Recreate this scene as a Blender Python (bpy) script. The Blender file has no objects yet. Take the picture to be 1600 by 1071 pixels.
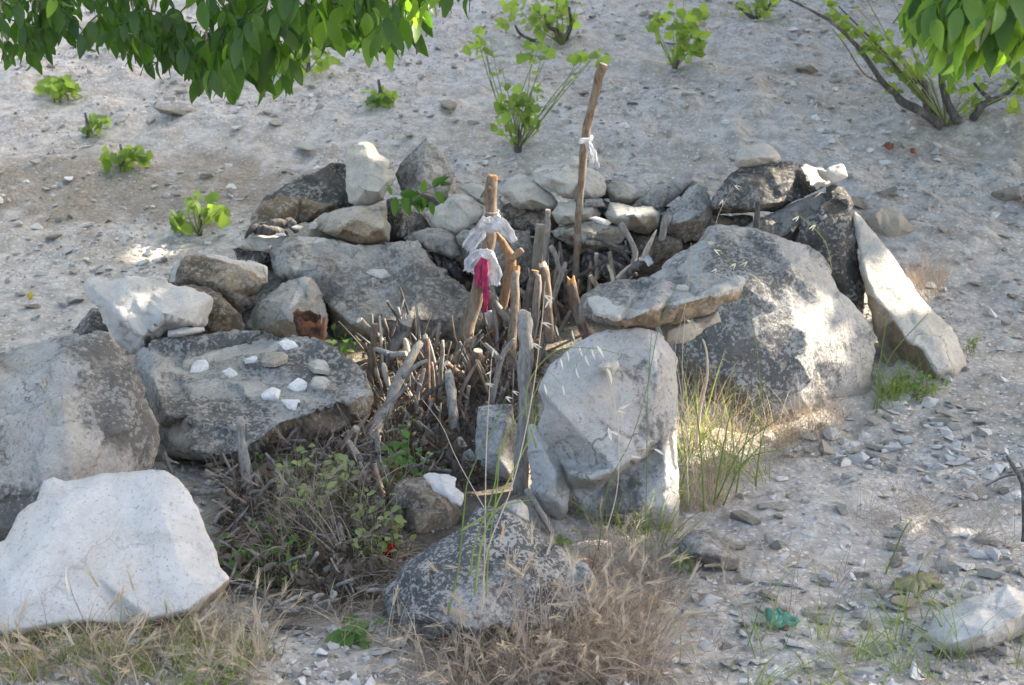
import bpy, math, random
import numpy as np
from mathutils import Vector, Matrix
from mathutils.geometry import delaunay_2d_cdt

rng = np.random.default_rng(11)
random.seed(11)
C = bpy.context.scene.collection
SC = bpy.context.scene

# ------------------------------------------------------------------ camera
F = 2198.0; CX, CY = 800.0, 535.5
CAM = np.array([0.0, 0.0, 1.5]); PITCH = math.radians(15)
cd = bpy.data.cameras.new('camera'); cam = bpy.data.objects.new('camera', cd); C.objects.link(cam)
cam.location = CAM; cam.rotation_euler = (math.radians(90) - PITCH, 0, 0)
cd.sensor_width = 36; cd.lens = F / 1600 * 36; cd.clip_start = 0.05; cd.clip_end = 2000
cd.dof.use_dof = True; cd.dof.focus_distance = 3.85; cd.dof.aperture_fstop = 6.2; cd.dof.aperture_blades = 7
SC.camera = cam

# ------------------------------------------------------------------ world, sun, exposure
SUN_EL = math.radians(38); SUN_AZ = math.radians(62)        # azimuth measured from +Y towards +X
S = np.array([math.sin(SUN_AZ) * math.cos(SUN_EL), math.cos(SUN_AZ) * math.cos(SUN_EL), math.sin(SUN_EL)])
w = bpy.data.worlds.new('World'); SC.world = w; w.use_nodes = True
nt = w.node_tree; nt.nodes.clear()
sky = nt.nodes.new('ShaderNodeTexSky'); sky.sky_type = 'NISHITA'; sky.sun_disc = False
sky.sun_elevation = SUN_EL; sky.sun_rotation = SUN_AZ; sky.air_density = 0.8; sky.dust_density = 4.5; sky.ozone_density = 1.0
bg = nt.nodes.new('ShaderNodeBackground'); bg.inputs['Strength'].default_value = 0.15
out = nt.nodes.new('ShaderNodeOutputWorld')
nt.links.new(sky.outputs[0], bg.inputs[0]); nt.links.new(bg.outputs[0], out.inputs[0])
sl = bpy.data.lights.new('sun', 'SUN'); sl.energy = 4.0; sl.angle = math.radians(0.53); sl.color = (1.0, 0.93, 0.82)
sun = bpy.data.objects.new('sun', sl); C.objects.link(sun); sun.location = (8, 5, 12)
sun.rotation_euler = Vector(-S).to_track_quat('-Z', 'Y').to_euler()
vs = SC.view_settings; vs.view_transform = 'Standard'; vs.look = 'None'; vs.gamma = 1.0; vs.use_curve_mapping = False
vs.exposure = 2.55
vs.use_white_balance = True; vs.white_balance_temperature = 7000; vs.white_balance_tint = 12

# ------------------------------------------------------------------ numeric helpers
def rays(p):
    p = np.atleast_2d(np.asarray(p, float))
    u = (p[:, 0] - CX) / F; v = -(p[:, 1] - CY) / F
    c, s = math.cos(PITCH), math.sin(PITCH)
    return np.stack([u, c + v * s, -s + v * c], 1)
def at(px, py, Y):
    """pixel of the photograph and distance along the ground -> a point in the place"""
    d = rays([(px, py)])[0]
    return CAM + d * (Y / d[1])
def ats(p, Y):
    d = rays(p); return CAM + d * (np.asarray(Y) / d[:, 1])[:, None]

def h3(ix, iy, iz, seed):
    n = (ix * 374761393 + iy * 668265263 + iz * 2147483647 + seed * 1274126177) & 0xffffffff
    n = ((n ^ (n >> 13)) * 1274126177) & 0xffffffff
    n = ((n ^ (n >> 15)) * 2246822519) & 0xffffffff
    return ((n ^ (n >> 16)) & 0xffff) / 32767.5 - 1.0
def vnoise(P, seed=0):
    P = np.asarray(P, float); i = np.floor(P).astype(np.int64); f = P - i; f = f * f * f * (f * (f * 6 - 15) + 10)
    r = 0
    for a in (0, 1):
        wx = f[:, 0] if a else 1 - f[:, 0]
        for b in (0, 1):
            wy = f[:, 1] if b else 1 - f[:, 1]
            for c in (0, 1):
                wz = f[:, 2] if c else 1 - f[:, 2]
                r = r + h3(i[:, 0] + a, i[:, 1] + b, i[:, 2] + c, seed) * wx * wy * wz
    return r
def fbm(P, oct=4, seed=0, rough=.5):
    P = np.asarray(P, float); r = 0; a = 1; t = 0
    for k in range(oct):
        r = r + a * vnoise(P * (2.03 ** k) + 17.3 * k, seed + k); t += a; a *= rough
    return r / t

def mesh_np(name, V, Fc, mats=(), smooth=True, attrs=None, mi=None):
    """Fc: (n,3) or (n,4) int array"""
    V = np.ascontiguousarray(V, np.float32); Fc = np.ascontiguousarray(Fc, np.int32)
    n, k = Fc.shape
    m = bpy.data.meshes.new(name)
    m.vertices.add(len(V)); m.vertices.foreach_set('co', V.ravel())
    m.loops.add(n * k); m.loops.foreach_set('vertex_index', Fc.ravel())
    m.polygons.add(n); m.polygons.foreach_set('loop_start', np.arange(0, n * k, k, dtype=np.int32))
    m.polygons.foreach_set('loop_total', np.full(n, k, np.int32))
    if mi is not None: m.polygons.foreach_set('material_index', np.ascontiguousarray(mi, np.int32))
    m.polygons.foreach_set('use_smooth', np.full(n, smooth, bool))
    m.update(calc_edges=True)
    for a, v in (attrs or {}).items():
        at_ = m.attributes.new(a, 'FLOAT', 'POINT'); at_.data.foreach_set('value', np.ascontiguousarray(v, np.float32))
    for x in (mats if isinstance(mats, (list, tuple)) else [mats]): m.materials.append(x)
    return m
def tag(o, label=None, cat=None, group=None, kind=None):
    if label: o['label'] = label
    if cat: o['category'] = cat
    if group: o['group'] = group
    if kind: o['kind'] = kind
    return o
def link(name, mesh, parent=None, loc=None):
    o = bpy.data.objects.new(name, mesh); C.objects.link(o)
    if parent is not None: o.parent = parent
    if loc is not None: o.location = loc
    return o
def solo(name, V, Fc, mat, label, cat, group=None, kind=None, base=None, **kw):
    """one thing that is one mesh; its origin at its base"""
    V = np.asarray(V, float)
    if base is None: base = np.array([V[:, 0].mean(), V[:, 1].mean(), V[:, 2].min()])
    o = link(name, mesh_np(name, V - base, Fc, mat, **kw), loc=base)
    return tag(o, label, cat, group, kind or 'thing')
def empty(name, loc, label, cat, group=None):
    o = bpy.data.objects.new(name, None); C.objects.link(o); o.location = loc; o.empty_display_size = .1
    return tag(o, label, cat, group)
def part(name, V, Fc, mat, parent, label=None, kind=None, top=None, **kw):
    b = np.array(parent.location) if top is None else top
    o = link(name, mesh_np(name, np.asarray(V, float) - b, Fc, mat, **kw), parent)
    if label: o['label'] = label
    if kind: o['kind'] = kind
    return o

# ------------------------------------------------------------------ ground shape
def gz(x, y, bumps=True):
    x = np.asarray(x, float); y = np.asarray(y, float)
    t = (y - 4.6) / .35
    z = .27 * .35 * np.where(t > 30, t, np.log1p(np.exp(np.minimum(t, 30))))
    z = z - .20 * np.maximum(y - 30, 0)
    if bumps:
        P = np.stack([x.ravel(), y.ravel(), 0 * x.ravel()], 1)
        n = fbm(P * 2.2, 3, 5) * .035 + fbm(P * 9, 3, 9, .6) * .016
        hill = np.clip((y.ravel() - 5.2) / 1.2, 0, 1)
        n = n + np.clip((y.ravel() - 5.8) / .8, 0, 1) * .028 * np.sin(y.ravel() * 5.2 + 2.2 * fbm(P * .8, 2, 41) + .25 * x.ravel()) * (.6 + .4 * fbm(P * 1.3, 2, 43))
        n = n + hill * (np.maximum(fbm(P * 5.5, 3, 21, .6), -.1) * .055)
        z = z + n.reshape(x.shape)
    return z
def hit(px, py):
    d = rays([(px, py)])[0]; lo, hi = .5, 60.
    for _ in range(50):
        m = (lo + hi) / 2; P = CAM + d * m
        if P[2] > gz(np.array([P[0]]), np.array([P[1]]), False)[0]: lo = m
        else: hi = m
    return CAM + d * lo
def hits(p):
    d = rays(p); lo = np.full(len(d), .5); hi = np.full(len(d), 80.)
    for _ in range(40):
        m = (lo + hi) / 2; P = CAM + d * m[:, None]
        up = P[:, 2] > gz(P[:, 0], P[:, 1], True)
        lo = np.where(up, m, lo); hi = np.where(up, hi, m)
    return CAM + d * lo[:, None]
def project(P):
    P = np.atleast_2d(P) - CAM
    c, s = math.cos(PITCH), math.sin(PITCH)
    dep = P[:, 1] * c - P[:, 2] * s; up = P[:, 1] * s + P[:, 2] * c
    return np.stack([CX + F * P[:, 0] / dep, CY - F * up / dep, dep], 1)
def inpoly(p, poly):
    p = np.atleast_2d(p); poly = np.asarray(poly, float); r = np.zeros(len(p), bool)
    a = poly; b = np.roll(poly, -1, 0)
    for (x0, y0), (x1, y1) in zip(a, b):
        if y0 == y1: continue
        c = ((y0 > p[:, 1]) != (y1 > p[:, 1])) & (p[:, 0] < (x1 - x0) * (p[:, 1] - y0) / (y1 - y0) + x0)
        r ^= c
    return r
def segdist(p, poly, closed=True):
    p = np.atleast_2d(p); poly = np.asarray(poly, float)
    a = poly; b = np.roll(poly, -1, 0)
    if not closed: a, b = poly[:-1], poly[1:]
    best = np.full(len(p), 1e9)
    for i in range(len(a)):
        d = b[i] - a[i]; L = max((d ** 2).sum(), 1e-9)
        t = np.clip(((p - a[i]) @ d) / L, 0, 1)
        best = np.minimum(best, np.hypot(*(p - a[i] - t[:, None] * d).T))
    return best

# ------------------------------------------------------------------ material helpers
class NT:
    def __init__(s, name):
        s.m = bpy.data.materials.new(name); s.m.use_nodes = True; s.t = s.m.node_tree; s.t.nodes.clear()
        s.out = s.n('ShaderNodeOutputMaterial')
    def n(s, ty, **kw):
        x = s.t.nodes.new(ty)
        for k, v in kw.items(): setattr(x, k, v)
        return x
    def l(s, a, b): s.t.links.new(a, b)
    def noise(s, vec, scale, detail=4, rough=.6, dist=0):
        x = s.n('ShaderNodeTexNoise'); x.inputs['Scale'].default_value = scale; x.inputs['Detail'].default_value = detail
        x.inputs['Roughness'].default_value = rough; x.inputs['Distortion'].default_value = dist
        if vec is not None: s.l(vec, x.inputs['Vector'])
        return x.outputs['Fac']
    def vor(s, vec, scale, feature='F1', rnd=1):
        x = s.n('ShaderNodeTexVoronoi', feature=feature); x.inputs['Scale'].default_value = scale; x.inputs['Randomness'].default_value = rnd
        s.l(vec, x.inputs['Vector']); return x.outputs['Distance']
    def step(s, v, a, b):
        x = s.n('ShaderNodeMapRange', interpolation_type='SMOOTHSTEP'); x.clamp = True
        x.inputs['From Min'].default_value = a; x.inputs['From Max'].default_value = b
        s.l(v, x.inputs['Value']); return x.outputs['Result']
    def math(s, op, a, b=None, c=None):
        x = s.n('ShaderNodeMath', operation=op)
        for i, v in enumerate((a, b, c)):
            if v is None: continue
            if hasattr(v, 'links'): s.l(v, x.inputs[i])
            else: x.inputs[i].default_value = v
        return x.outputs[0]
    def mix(s, f, a, b, mode='MIX'):
        x = s.n('ShaderNodeMix', data_type='RGBA', blend_type=mode)
        for i, v in ((0, f), (6, a), (7, b)):
            if hasattr(v, 'links'): s.l(v, x.inputs[i])
            elif isinstance(v, (int, float)): x.inputs[i].default_value = v
            else: x.inputs[i].default_value = (*v, 1)
        return x.outputs[2]
    def attr(s, name): x = s.n('ShaderNodeAttribute', attribute_name=name); return x.outputs['Fac']
    def coords(s, rand=True, kind='Object'):
        tc = s.n('ShaderNodeTexCoord')
        if not rand: return tc.outputs[kind]
        oi = s.n('ShaderNodeObjectInfo'); v = s.n('ShaderNodeVectorMath', operation='ADD')
        k = s.n('ShaderNodeMath', operation='MULTIPLY'); k.inputs[1].default_value = 37.0
        s.l(oi.outputs['Random'], k.inputs[0]); s.l(tc.outputs[kind], v.inputs[0]); s.l(k.outputs[0], v.inputs[1])
        return v.outputs[0]
    def bump(s, h, strength, dist=.01, prev=None):
        x = s.n('ShaderNodeBump'); x.inputs['Strength'].default_value = strength; x.inputs['Distance'].default_value = dist
        s.l(h, x.inputs['Height'])
        if prev is not None: s.l(prev, x.inputs['Normal'])
        return x.outputs[0]
    def finish(s, col, rough=.9, normal=None, spec=.2, trans=None):
        b = s.n('ShaderNodeBsdfPrincipled')
        if hasattr(col, 'links'): s.l(col, b.inputs['Base Color'])
        else: b.inputs['Base Color'].default_value = (*col, 1)
        b.inputs['Roughness'].default_value = rough; b.inputs['Specular IOR Level'].default_value = spec
        if normal is not None: s.l(normal, b.inputs['Normal'])
        sh = b.outputs[0]
        if trans is not None:
            f, tcol = trans
            t = s.n('ShaderNodeBsdfTranslucent')
            if hasattr(tcol, 'links'): s.l(tcol, t.inputs['Color'])
            else: t.inputs['Color'].default_value = (*tcol, 1)
            if normal is not None: s.l(normal, t.inputs['Normal'])
            mx = s.n('ShaderNodeMixShader'); mx.inputs[0].default_value = f
            s.l(sh, mx.inputs[1]); s.l(t.outputs[0], mx.inputs[2]); sh = mx.outputs[0]
        s.l(sh, s.out.inputs['Surface'])
        return s.m

def rock_mat(name, base, base2, dark=(.075, .07, .062), dk=.45, lich=.4, earth=(.27, .19, .11), scale=1.0, ochre=.25, bp=1.0):
    """limestone: pale body, dark weathering crust broken by speckle, pale lichen, ochre stain; fresh breaks with painted sunlit white, and brown faces, by attribute"""
    t = NT(name); v = t.coords()
    big = t.noise(v, 2.6 * scale, 7, .62); mid = t.noise(v, 17 * scale, 6, .65, .3); fine = t.noise(v, 95 * scale, 5, .7); sp = t.noise(v, 48 * scale, 4, .75)
    col = t.mix(t.step(mid, .3, .7), base, base2)
    col = t.mix(t.math('MULTIPLY', t.step(t.noise(v, 3.1 * scale, 5, .6), .5, .72), ochre), col, (.40, .29, .16))
    # crust
    a = t.math('ADD', t.math('MULTIPLY', big, 1.25), t.math('MULTIPLY', mid, .55)); a = t.math('ADD', a, t.math('MULTIPLY', sp, .75)); a = t.math('ADD', a, t.math('MULTIPLY', t.attr('crust'), .22))
    th = 1.275 + (.5 - dk) * .75
    st_ = t.n('ShaderNodeMapping'); st_.inputs['Scale'].default_value = (1, 1, .18); t.l(v, st_.inputs[0]); a = t.math('ADD', a, t.math('MULTIPLY', t.math('SUBTRACT', t.noise(st_.outputs[0], 30, 5, .7), .5), .45))
    a = t.math('ADD', a, t.math('MULTIPLY', t.math('SUBTRACT', fine, .5), .35))
    crust = t.step(a, th - .13, th + .17)
    brown_m = t.attr('earth'); fresh_lit_m = t.attr('fresh')  # fresh: real breaks and a painted sunlit face; earth: brown faces
    nz = t.math('MULTIPLY', t.math('SUBTRACT', t.noise(v, 24, 5, .7), .5), .9)
    fresh_lit_f = t.step(t.math('ADD', fresh_lit_m, nz), .42, .58); brown_f = t.step(t.math('ADD', brown_m, nz), .35, .65)
    crust = t.math('MULTIPLY', crust, t.math('SUBTRACT', 1.0, fresh_lit_f))
    col = t.mix(t.math('MULTIPLY', crust, .9), col, t.mix(t.step(fine, .35, .65), dark, tuple(min(1, c * 1.7) for c in dark)))
    col = t.mix(t.math('MULTIPLY', brown_f, .8), col, t.mix(t.step(fine, .3, .7), tuple(c * .6 for c in earth), earth))
    # lichen spots
    l = t.math('ADD', t.noise(v, 60 * scale, 3, .6), t.math('MULTIPLY', t.noise(v, 9 * scale, 3, .5), .5))
    lm = t.math('MULTIPLY', t.step(l, .86 - .12 * lich, .92 - .12 * lich), lich)
    lm = t.math('MULTIPLY', lm, t.math('SUBTRACT', 1.0, fresh_lit_f))
    col = t.mix(t.math('MULTIPLY', lm, .8), col, (.44, .435, .40))
    col = t.mix(fresh_lit_f, col, t.mix(t.step(mid, .3, .7), (.44, .41, .345), (.52, .49, .43)))
    col = t.mix(t.math('MULTIPLY', t.step(fine, .54, .70), .45), col, (.09, .085, .075))
    # soil splashed on the foot of the stone, and faint blotches
    foot = t.step(t.math('ADD', t.attr('foot'), t.math('MULTIPLY', t.math('SUBTRACT', mid, .5), .9)), .45, 1.0)
    col = t.mix(t.math('MULTIPLY', foot, .55), col, (.20, .165, .12))
    col = t.mix(t.math('MULTIPLY', t.step(t.noise(v, 8, 7, .75, .6), .5, .68), .32), col, (.25, .225, .18))
    dots = t.math('MULTIPLY', t.step(t.noise(v, 150 * scale, 3, .6), .56, .66), t.step(t.noise(v, 6 * scale, 5, .65), .40, .60))
    col = t.mix(t.math('MULTIPLY', dots, .2 + .55 * max(0, dk)), col, (.07, .066, .058))
    wv = t.n('ShaderNodeVectorMath', operation='ADD'); wn = t.n('ShaderNodeTexNoise'); wn.inputs['Scale'].default_value = 7; wn.inputs['Detail'].default_value = 5; t.l(v, wn.inputs['Vector'])
    ws = t.n('ShaderNodeVectorMath', operation='SCALE'); ws.inputs['Scale'].default_value = .22; t.l(wn.outputs['Color'], ws.inputs[0]); t.l(v, wv.inputs[0]); t.l(ws.outputs[0], wv.inputs[1])
    crk = t.math('MULTIPLY', t.step(t.vor(wv.outputs[0], 4.5, 'DISTANCE_TO_EDGE'), .016, .004), t.step(t.noise(v, 5.5, 3, .6), .53, .62))
    col = t.mix(t.math('MULTIPLY', crk, .55 if dk > 0 else .2), col, (.10, .09, .075))
    pit = t.step(t.vor(v, 55 * scale), .16, .05); col = t.mix(t.math('MULTIPLY', t.math('MULTIPLY', pit, t.step(mid, .42, .6)), .6), col, (.08, .075, .065))
    nrm = t.bump(t.math('SUBTRACT', 1.0, crk), .6 if dk > 0 else .25, .008)
    nrm = t.bump(big, .35 * bp, .05, nrm); nrm = t.bump(mid, .5 * bp, .014, nrm); nrm = t.bump(fine, .8 * bp, .006, nrm); nrm = t.bump(crust, .25, .004, nrm)
    return t.finish(col, .92, nrm, .15)
RM = dict(
    bright=rock_mat('bright_loose_limestone', (.68, .665, .63), (.78, .765, .73), dk=-.1, lich=.1, ochre=.12),
    ash=rock_mat('pale_grey_limestone', (.34, .33, .30), (.44, .43, .40), dk=.25, lich=.3, ochre=.2),
    white=rock_mat('white_limestone', (.455, .435, .395), (.535, .515, .475), dk=-.12, lich=.1, ochre=.25, bp=.75),
    chalk=rock_mat('pale_limestone', (.41, .385, .325), (.51, .485, .43), dk=.08, lich=.25, ochre=.3),
    tan=rock_mat('tan_limestone', (.32, .285, .225), (.43, .395, .33), dk=.30, lich=.35, ochre=.4),
    grey=rock_mat('grey_limestone', (.285, .27, .24), (.40, .385, .35), dk=.45, lich=.5, ochre=.25),
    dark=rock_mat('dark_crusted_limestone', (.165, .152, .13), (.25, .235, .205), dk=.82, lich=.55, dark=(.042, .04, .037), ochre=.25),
    speck=rock_mat('speckled_limestone', (.32, .31, .28), (.43, .42, .39), dk=.50, lich=.75, dark=(.068, .067, .064), ochre=.1, scale=1.25),
    black=rock_mat('black_crusted_limestone', (.27, .265, .25), (.37, .365, .35), dk=.76, lich=.8, dark=(.045, .046, .046), ochre=.1, scale=1.7),
    brown=rock_mat('brown_limestone', (.24, .19, .13), (.34, .28, .20), dk=.6, lich=.45, dark=(.06, .047, .035), ochre=.4),
)

# ------------------------------------------------------------------ rocks
def resample(P, step, jit, seed):
    P = np.asarray(P, float); o = []
    for i in range(len(P)):
        a, b = P[i], P[(i + 1) % len(P)]; L = np.hypot(*(b - a)[:2]); n = max(1, int(round(L / step)))
        for k in range(n): o.append(a + (b - a) * (k / n))
    o = np.array(o); n = np.roll(o, -1, 0)[:, :2] - np.roll(o, 1, 0)[:, :2]
    n = np.stack([n[:, 1], -n[:, 0]], 1); n /= np.maximum(np.hypot(*n.T), 1e-6)[:, None]
    s = np.concatenate([[0], np.cumsum(np.hypot(*np.diff(o[:, :2], axis=0).T))])
    q = np.stack([s, 0 * s + seed * 3.7, 0 * s], 1)
    amp = (vnoise(q / 26., seed) * .9 + vnoise(q / 9., seed + 1) * .6 + vnoise(q / 4., seed + 2) * .25) * jit
    edge = np.minimum(s, s[-1] - s); amp *= np.clip(edge / 10, 0, 1)
    o[:, :2] += n * amp[:, None]; return o
ROCKS = {}
def rock(label, mat, Y, outl, inner=(), lean=.4, R=.05, T=.25, bulge=.10, amp=.010, chip=.012, fresh=(), earth=(), crust=(), name='boulder', cat='boulder', group=None, jit=1.6, step=None, seed=None, cell=.11):
    seed = seed if seed is not None else (len(ROCKS) * 7 + 3)
    r = np.random.default_rng(seed)
    ol = np.array([tuple(p) + (0,) * (3 - len(p)) for p in outl], float)
    # smooth the hand-drawn outline a little by jittered resampling
    ext = np.ptp(ol[:, :2], axis=0).max()
    step = step or float(np.clip(ext / 62, 1.9, 3.8))
    pyb = ol[:, 1].max(); m_px = Y / F; R = R * .5; kz = float(np.clip(ext * m_px / .6, .22, 1)); amp *= kz * .75; chip *= kz * .6
    inn = np.array([tuple(p) for p in inner], float).reshape(-1, 3)
    if len(inn) == 0:
        c = []; lo, hi = ol[:, :2].min(0), ol[:, :2].max(0)
        cand = lo + (hi - lo) * r.random((300, 2)); cand = cand[inpoly(cand, ol[:, :2])]
        d = segdist(cand, ol[:, :2]); md = d.max()
        for p, dd in zip(cand, d):
            if dd < .28 * md: continue
            if all(np.hypot(*(p - q[:2])) > .85 * md for q in c):
                c.append((p[0], p[1], -bulge * (dd / md) ** .5 * r.uniform(.45, 1.3)))
            if len(c) >= 4: break
        inn = np.array(c).reshape(-1, 3)
    low = np.concatenate([ol, inn])
    flip = np.array([1, -1])
    e = [(i, (i + 1) % len(ol)) for i in range(len(ol))]
    co, _, tri, orig, _, _ = delaunay_2d_cdt([Vector((p[0], -p[1])) for p in low], e, [], 1, 1e-5)
    lz = np.zeros(len(co)); lc = np.array([tuple(c) for c in co]) * flip
    for i, o_ in enumerate(orig): lz[i] = low[o_[0], 2] if o_ else 0
    ltri = np.array([t for t in tri])
    b = resample(ol, step, jit, seed)[:, :2]
    lo, hi = b.min(0), b.max(0); g = []
    ny = int((hi[1] - lo[1]) / (step * .87)) + 1; nx = int((hi[0] - lo[0]) / step) + 1
    gx, gy = np.meshgrid(np.arange(nx), np.arange(ny))
    gp = np.stack([lo[0] + (gx + .5 * (gy % 2)) * step, lo[1] + gy * step * .87], -1).reshape(-1, 2)
    gp += r.uniform(-.2, .2, gp.shape) * step
    gp = gp[inpoly(gp, b)]; gp = gp[segdist(gp, b) > .55 * step]
    pts = np.concatenate([b, gp]); nb = len(b)
    e = [(i, (i + 1) % nb) for i in range(nb)]
    co, _, tri, orig, _, _ = delaunay_2d_cdt([Vector((p[0], -p[1])) for p in pts], e, [], 1, 1e-5)
    P2 = np.array([tuple(c) for c in co]) * flip
    tri = np.array([t for t in tri if len(t) == 3])
    isb = np.array([any(k < nb for k in o_) if o_ else True for o_ in orig])
    # low-poly depth
    lin = np.zeros(len(P2)); best = np.full(len(P2), -1e9)
    for t3 in ltri:
        a_, b_, c_ = lc[t3]; M = np.array([[b_[0] - a_[0], c_[0] - a_[0]], [b_[1] - a_[1], c_[1] - a_[1]]])
        if abs(np.linalg.det(M)) < 1e-9: continue
        uv = np.linalg.solve(M, (P2 - a_).T).T
        bc = np.stack([1 - uv.sum(1), uv[:, 0], uv[:, 1]], 1); mn = bc.min(1)
        k = mn > best; best[k] = mn[k]
        bcl = np.clip(bc, 0, 1); bcl /= bcl.sum(1, keepdims=True)
        lin[k] = (bcl[k] @ lz[t3])
    d = segdist(P2, b) * m_px; d[isb] = 0
    t_ = np.clip(d / R, 0, 1); rd = .8 * R * (1 - np.sqrt(1 - (1 - t_) ** 2))
    plane = Y + lean * (pyb - P2[:, 1]) * m_px
    Yf = plane + lin + rd
    md = max(d.max(), 1e-4); tb = np.clip(d / (md * .75), 0, 1)
    Yb = plane + np.maximum(lin, 0) + .8 * R + T * np.sqrt(1 - (1 - tb) ** 2); Yb[isb] = Yf[isb]
    Pf = ats(P2, Yf); Pb = ats(P2, np.maximum(Yb, Yf + .004))
    n = len(P2); idx = np.full(n, -1); ins = np.where(~isb)[0]; idx[ins] = n + np.arange(len(ins)); idx[isb] = np.where(isb)[0]
    V = np.concatenate([Pf, Pb[ins]]); Fc = np.concatenate([tri, idx[tri][:, ::-1]])
    # orientation check
    q = V[tri]; nn = np.cross(q[:, 1] - q[:, 0], q[:, 2] - q[:, 0]).sum(0)
    if nn @ (CAM - V.mean(0)) < 0: Fc = Fc[:, ::-1]
    fn = np.cross(V[Fc][:, 1] - V[Fc][:, 0], V[Fc][:, 2] - V[Fc][:, 0]); N = np.zeros_like(V)
    for k in range(3): np.add.at(N, Fc[:, k], fn)
    N /= np.maximum(np.linalg.norm(N, axis=1, keepdims=True), 1e-9)
    # planar chips: nearest-seed facets
    lo3, hi3 = V.min(0), V.max(0); vol = np.prod(np.maximum(hi3 - lo3, .05)); ns = int(np.clip(vol / cell ** 3 * 2.2, 10, 140))
    sd = lo3 + (hi3 - lo3) * r.random((ns, 3)); nd = r.normal(size=(ns, 3)) * .24
    wob = np.stack([fbm(V * 14 + k * 9.1, 2, seed + k) for k in range(3)], 1) * .03
    D = (((V + wob)[:, None, :] - sd[None]) ** 2).sum(2); ni = D.argmin(1)
    fac = ((V - sd[ni]) * nd[ni]).sum(1); fac = np.clip(fac, -chip * 1.3, chip * 1.3)
    disp = fac + amp * fbm(V * 8, 5, seed + 40, .6) * 1.0 + amp * .3 * fbm(V * 50, 3, seed + 60, .6)
    disp *= np.concatenate([np.where(isb, .6, 1), np.ones(len(ins))])
    V = V + N * disp[:, None]
    at_ = {}
    P2a = np.concatenate([P2, P2[ins]]); fr = np.concatenate([np.ones(n), np.zeros(len(ins))])
    for nm, polys in (('fresh', fresh), ('earth', earth)):
        a = np.zeros(len(V))
        for pl in polys:
            s_ = np.where(inpoly(P2a, pl), 1, -1) * segdist(P2a, pl)
            a = np.maximum(a, np.clip(.5 + s_ / 9., 0, 1) * fr)
        at_[nm] = a
    if len(crust):
        a = np.full(len(V), -.35)
        for pl in crust:
            s_ = np.where(inpoly(P2a, pl), 1, -1) * segdist(P2a, pl)
            a = np.maximum(a, -.35 + 1.35 * np.clip(.5 + s_ / 30., 0, 1) * fr)
        at_['crust'] = a
    at_['foot'] = np.clip(1 - (V[:, 2] - gz(V[:, 0], V[:, 1], False)) / .13, 0, 1)
    o = solo(name, V, Fc, RM[mat], label, cat, group, attrs=at_)
    ROCKS[label] = (o, Y)
    return o
# ------------------------------------------------------------------ ground
def grade(a, b, fine_a, fine_b, s, grow):
    x = list(np.arange(fine_a, fine_b, s)); d = s
    lo, hi = fine_a, x[-1]
    while lo > a: d *= grow; lo -= d; x.insert(0, lo)
    d = s
    while hi < b: d *= grow; hi += d; x.append(hi)
    return np.array(x)
gx_ = grade(-60, 60, -3.6, 3.6, .022, 1.12); gy_ = []
y = -20.0
while y < 1.6: gy_.append(y); y += max(.03, (1.6 - y) * .12)
while y < 10.5: gy_.append(y); y += .0055 * y
d = .06
while y < 70: gy_.append(y); y += d; d *= 1.1
gy_ = np.array(gy_)
X, Y_ = np.meshgrid(gx_, gy_); Z = gz(X, Y_)
V = np.stack([X.ravel(), Y_.ravel(), Z.ravel()], 1)
nx, ny = len(gx_), len(gy_); ii = np.arange((ny - 1) * (nx - 1)); r0 = ii // (nx - 1) * nx + ii % (nx - 1)
Fc = np.stack([r0, r0 + 1, r0 + nx + 1, r0 + nx], 1)
pj = project(V); vis = (pj[:, 2] > .3)
SOIL_SHADE = [  # plan outlines (x, y) of soil or litter over the chalk and of painted shade, strength
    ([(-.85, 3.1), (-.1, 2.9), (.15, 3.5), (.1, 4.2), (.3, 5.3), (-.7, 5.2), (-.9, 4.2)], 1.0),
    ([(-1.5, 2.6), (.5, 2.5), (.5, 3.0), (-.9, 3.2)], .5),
    ([(-3.4, 5.9), (-1.3, 6.0), (-.3, 6.6), (-1.2, 7.0), (-3.4, 6.9)], .66), ([(-.8, 5.0), (.9, 4.95), (1.15, 5.65), (.4, 5.8), (-.7, 5.85)], 1.0),  # far-left tree shade, then the dark wall gaps, both painted as soil
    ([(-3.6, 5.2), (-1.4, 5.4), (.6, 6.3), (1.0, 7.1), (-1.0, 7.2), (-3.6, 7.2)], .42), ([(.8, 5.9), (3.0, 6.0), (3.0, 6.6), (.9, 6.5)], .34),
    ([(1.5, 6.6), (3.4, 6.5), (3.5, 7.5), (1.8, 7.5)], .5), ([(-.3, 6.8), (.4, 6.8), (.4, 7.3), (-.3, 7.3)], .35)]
soil_shade = np.zeros(len(V)); wob = fbm(V * 3.0, 3, 77) * .22
for pl, s_ in SOIL_SHADE:
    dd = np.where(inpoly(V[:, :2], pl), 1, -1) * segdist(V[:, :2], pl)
    soil_shade = np.maximum(soil_shade, s_ * np.clip(.5 + (dd + wob) / .5, 0, 1))
t = NT('chalk_ground'); v = t.coords(False)
n1 = t.noise(v, 1.6, 5, .6); n2 = t.noise(v, 14, 6, .65); n3 = t.noise(v, 70, 5, .7); vo = t.vor(v, 42); vo2 = t.vor(v, 110)
col = t.mix(t.step(n2, .32, .68), (.30, .28, .245), (.49, .465, .42))
col = t.mix(t.math('MULTIPLY', t.step(n1, .47, .64), .38), col, (.27, .225, .17))
col = t.mix(t.step(vo, .34, .12), col, (.55, .53, .49))
col = t.mix(t.math('MULTIPLY', t.step(n3, .58, .7), .5), col, (.20, .175, .14))
sa = t.step(t.math('ADD', t.attr('soil_shade'), t.math('MULTIPLY', t.math('SUBTRACT', t.noise(v, 9, 5, .7), .5), 1.0)), .35, .75)
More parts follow.
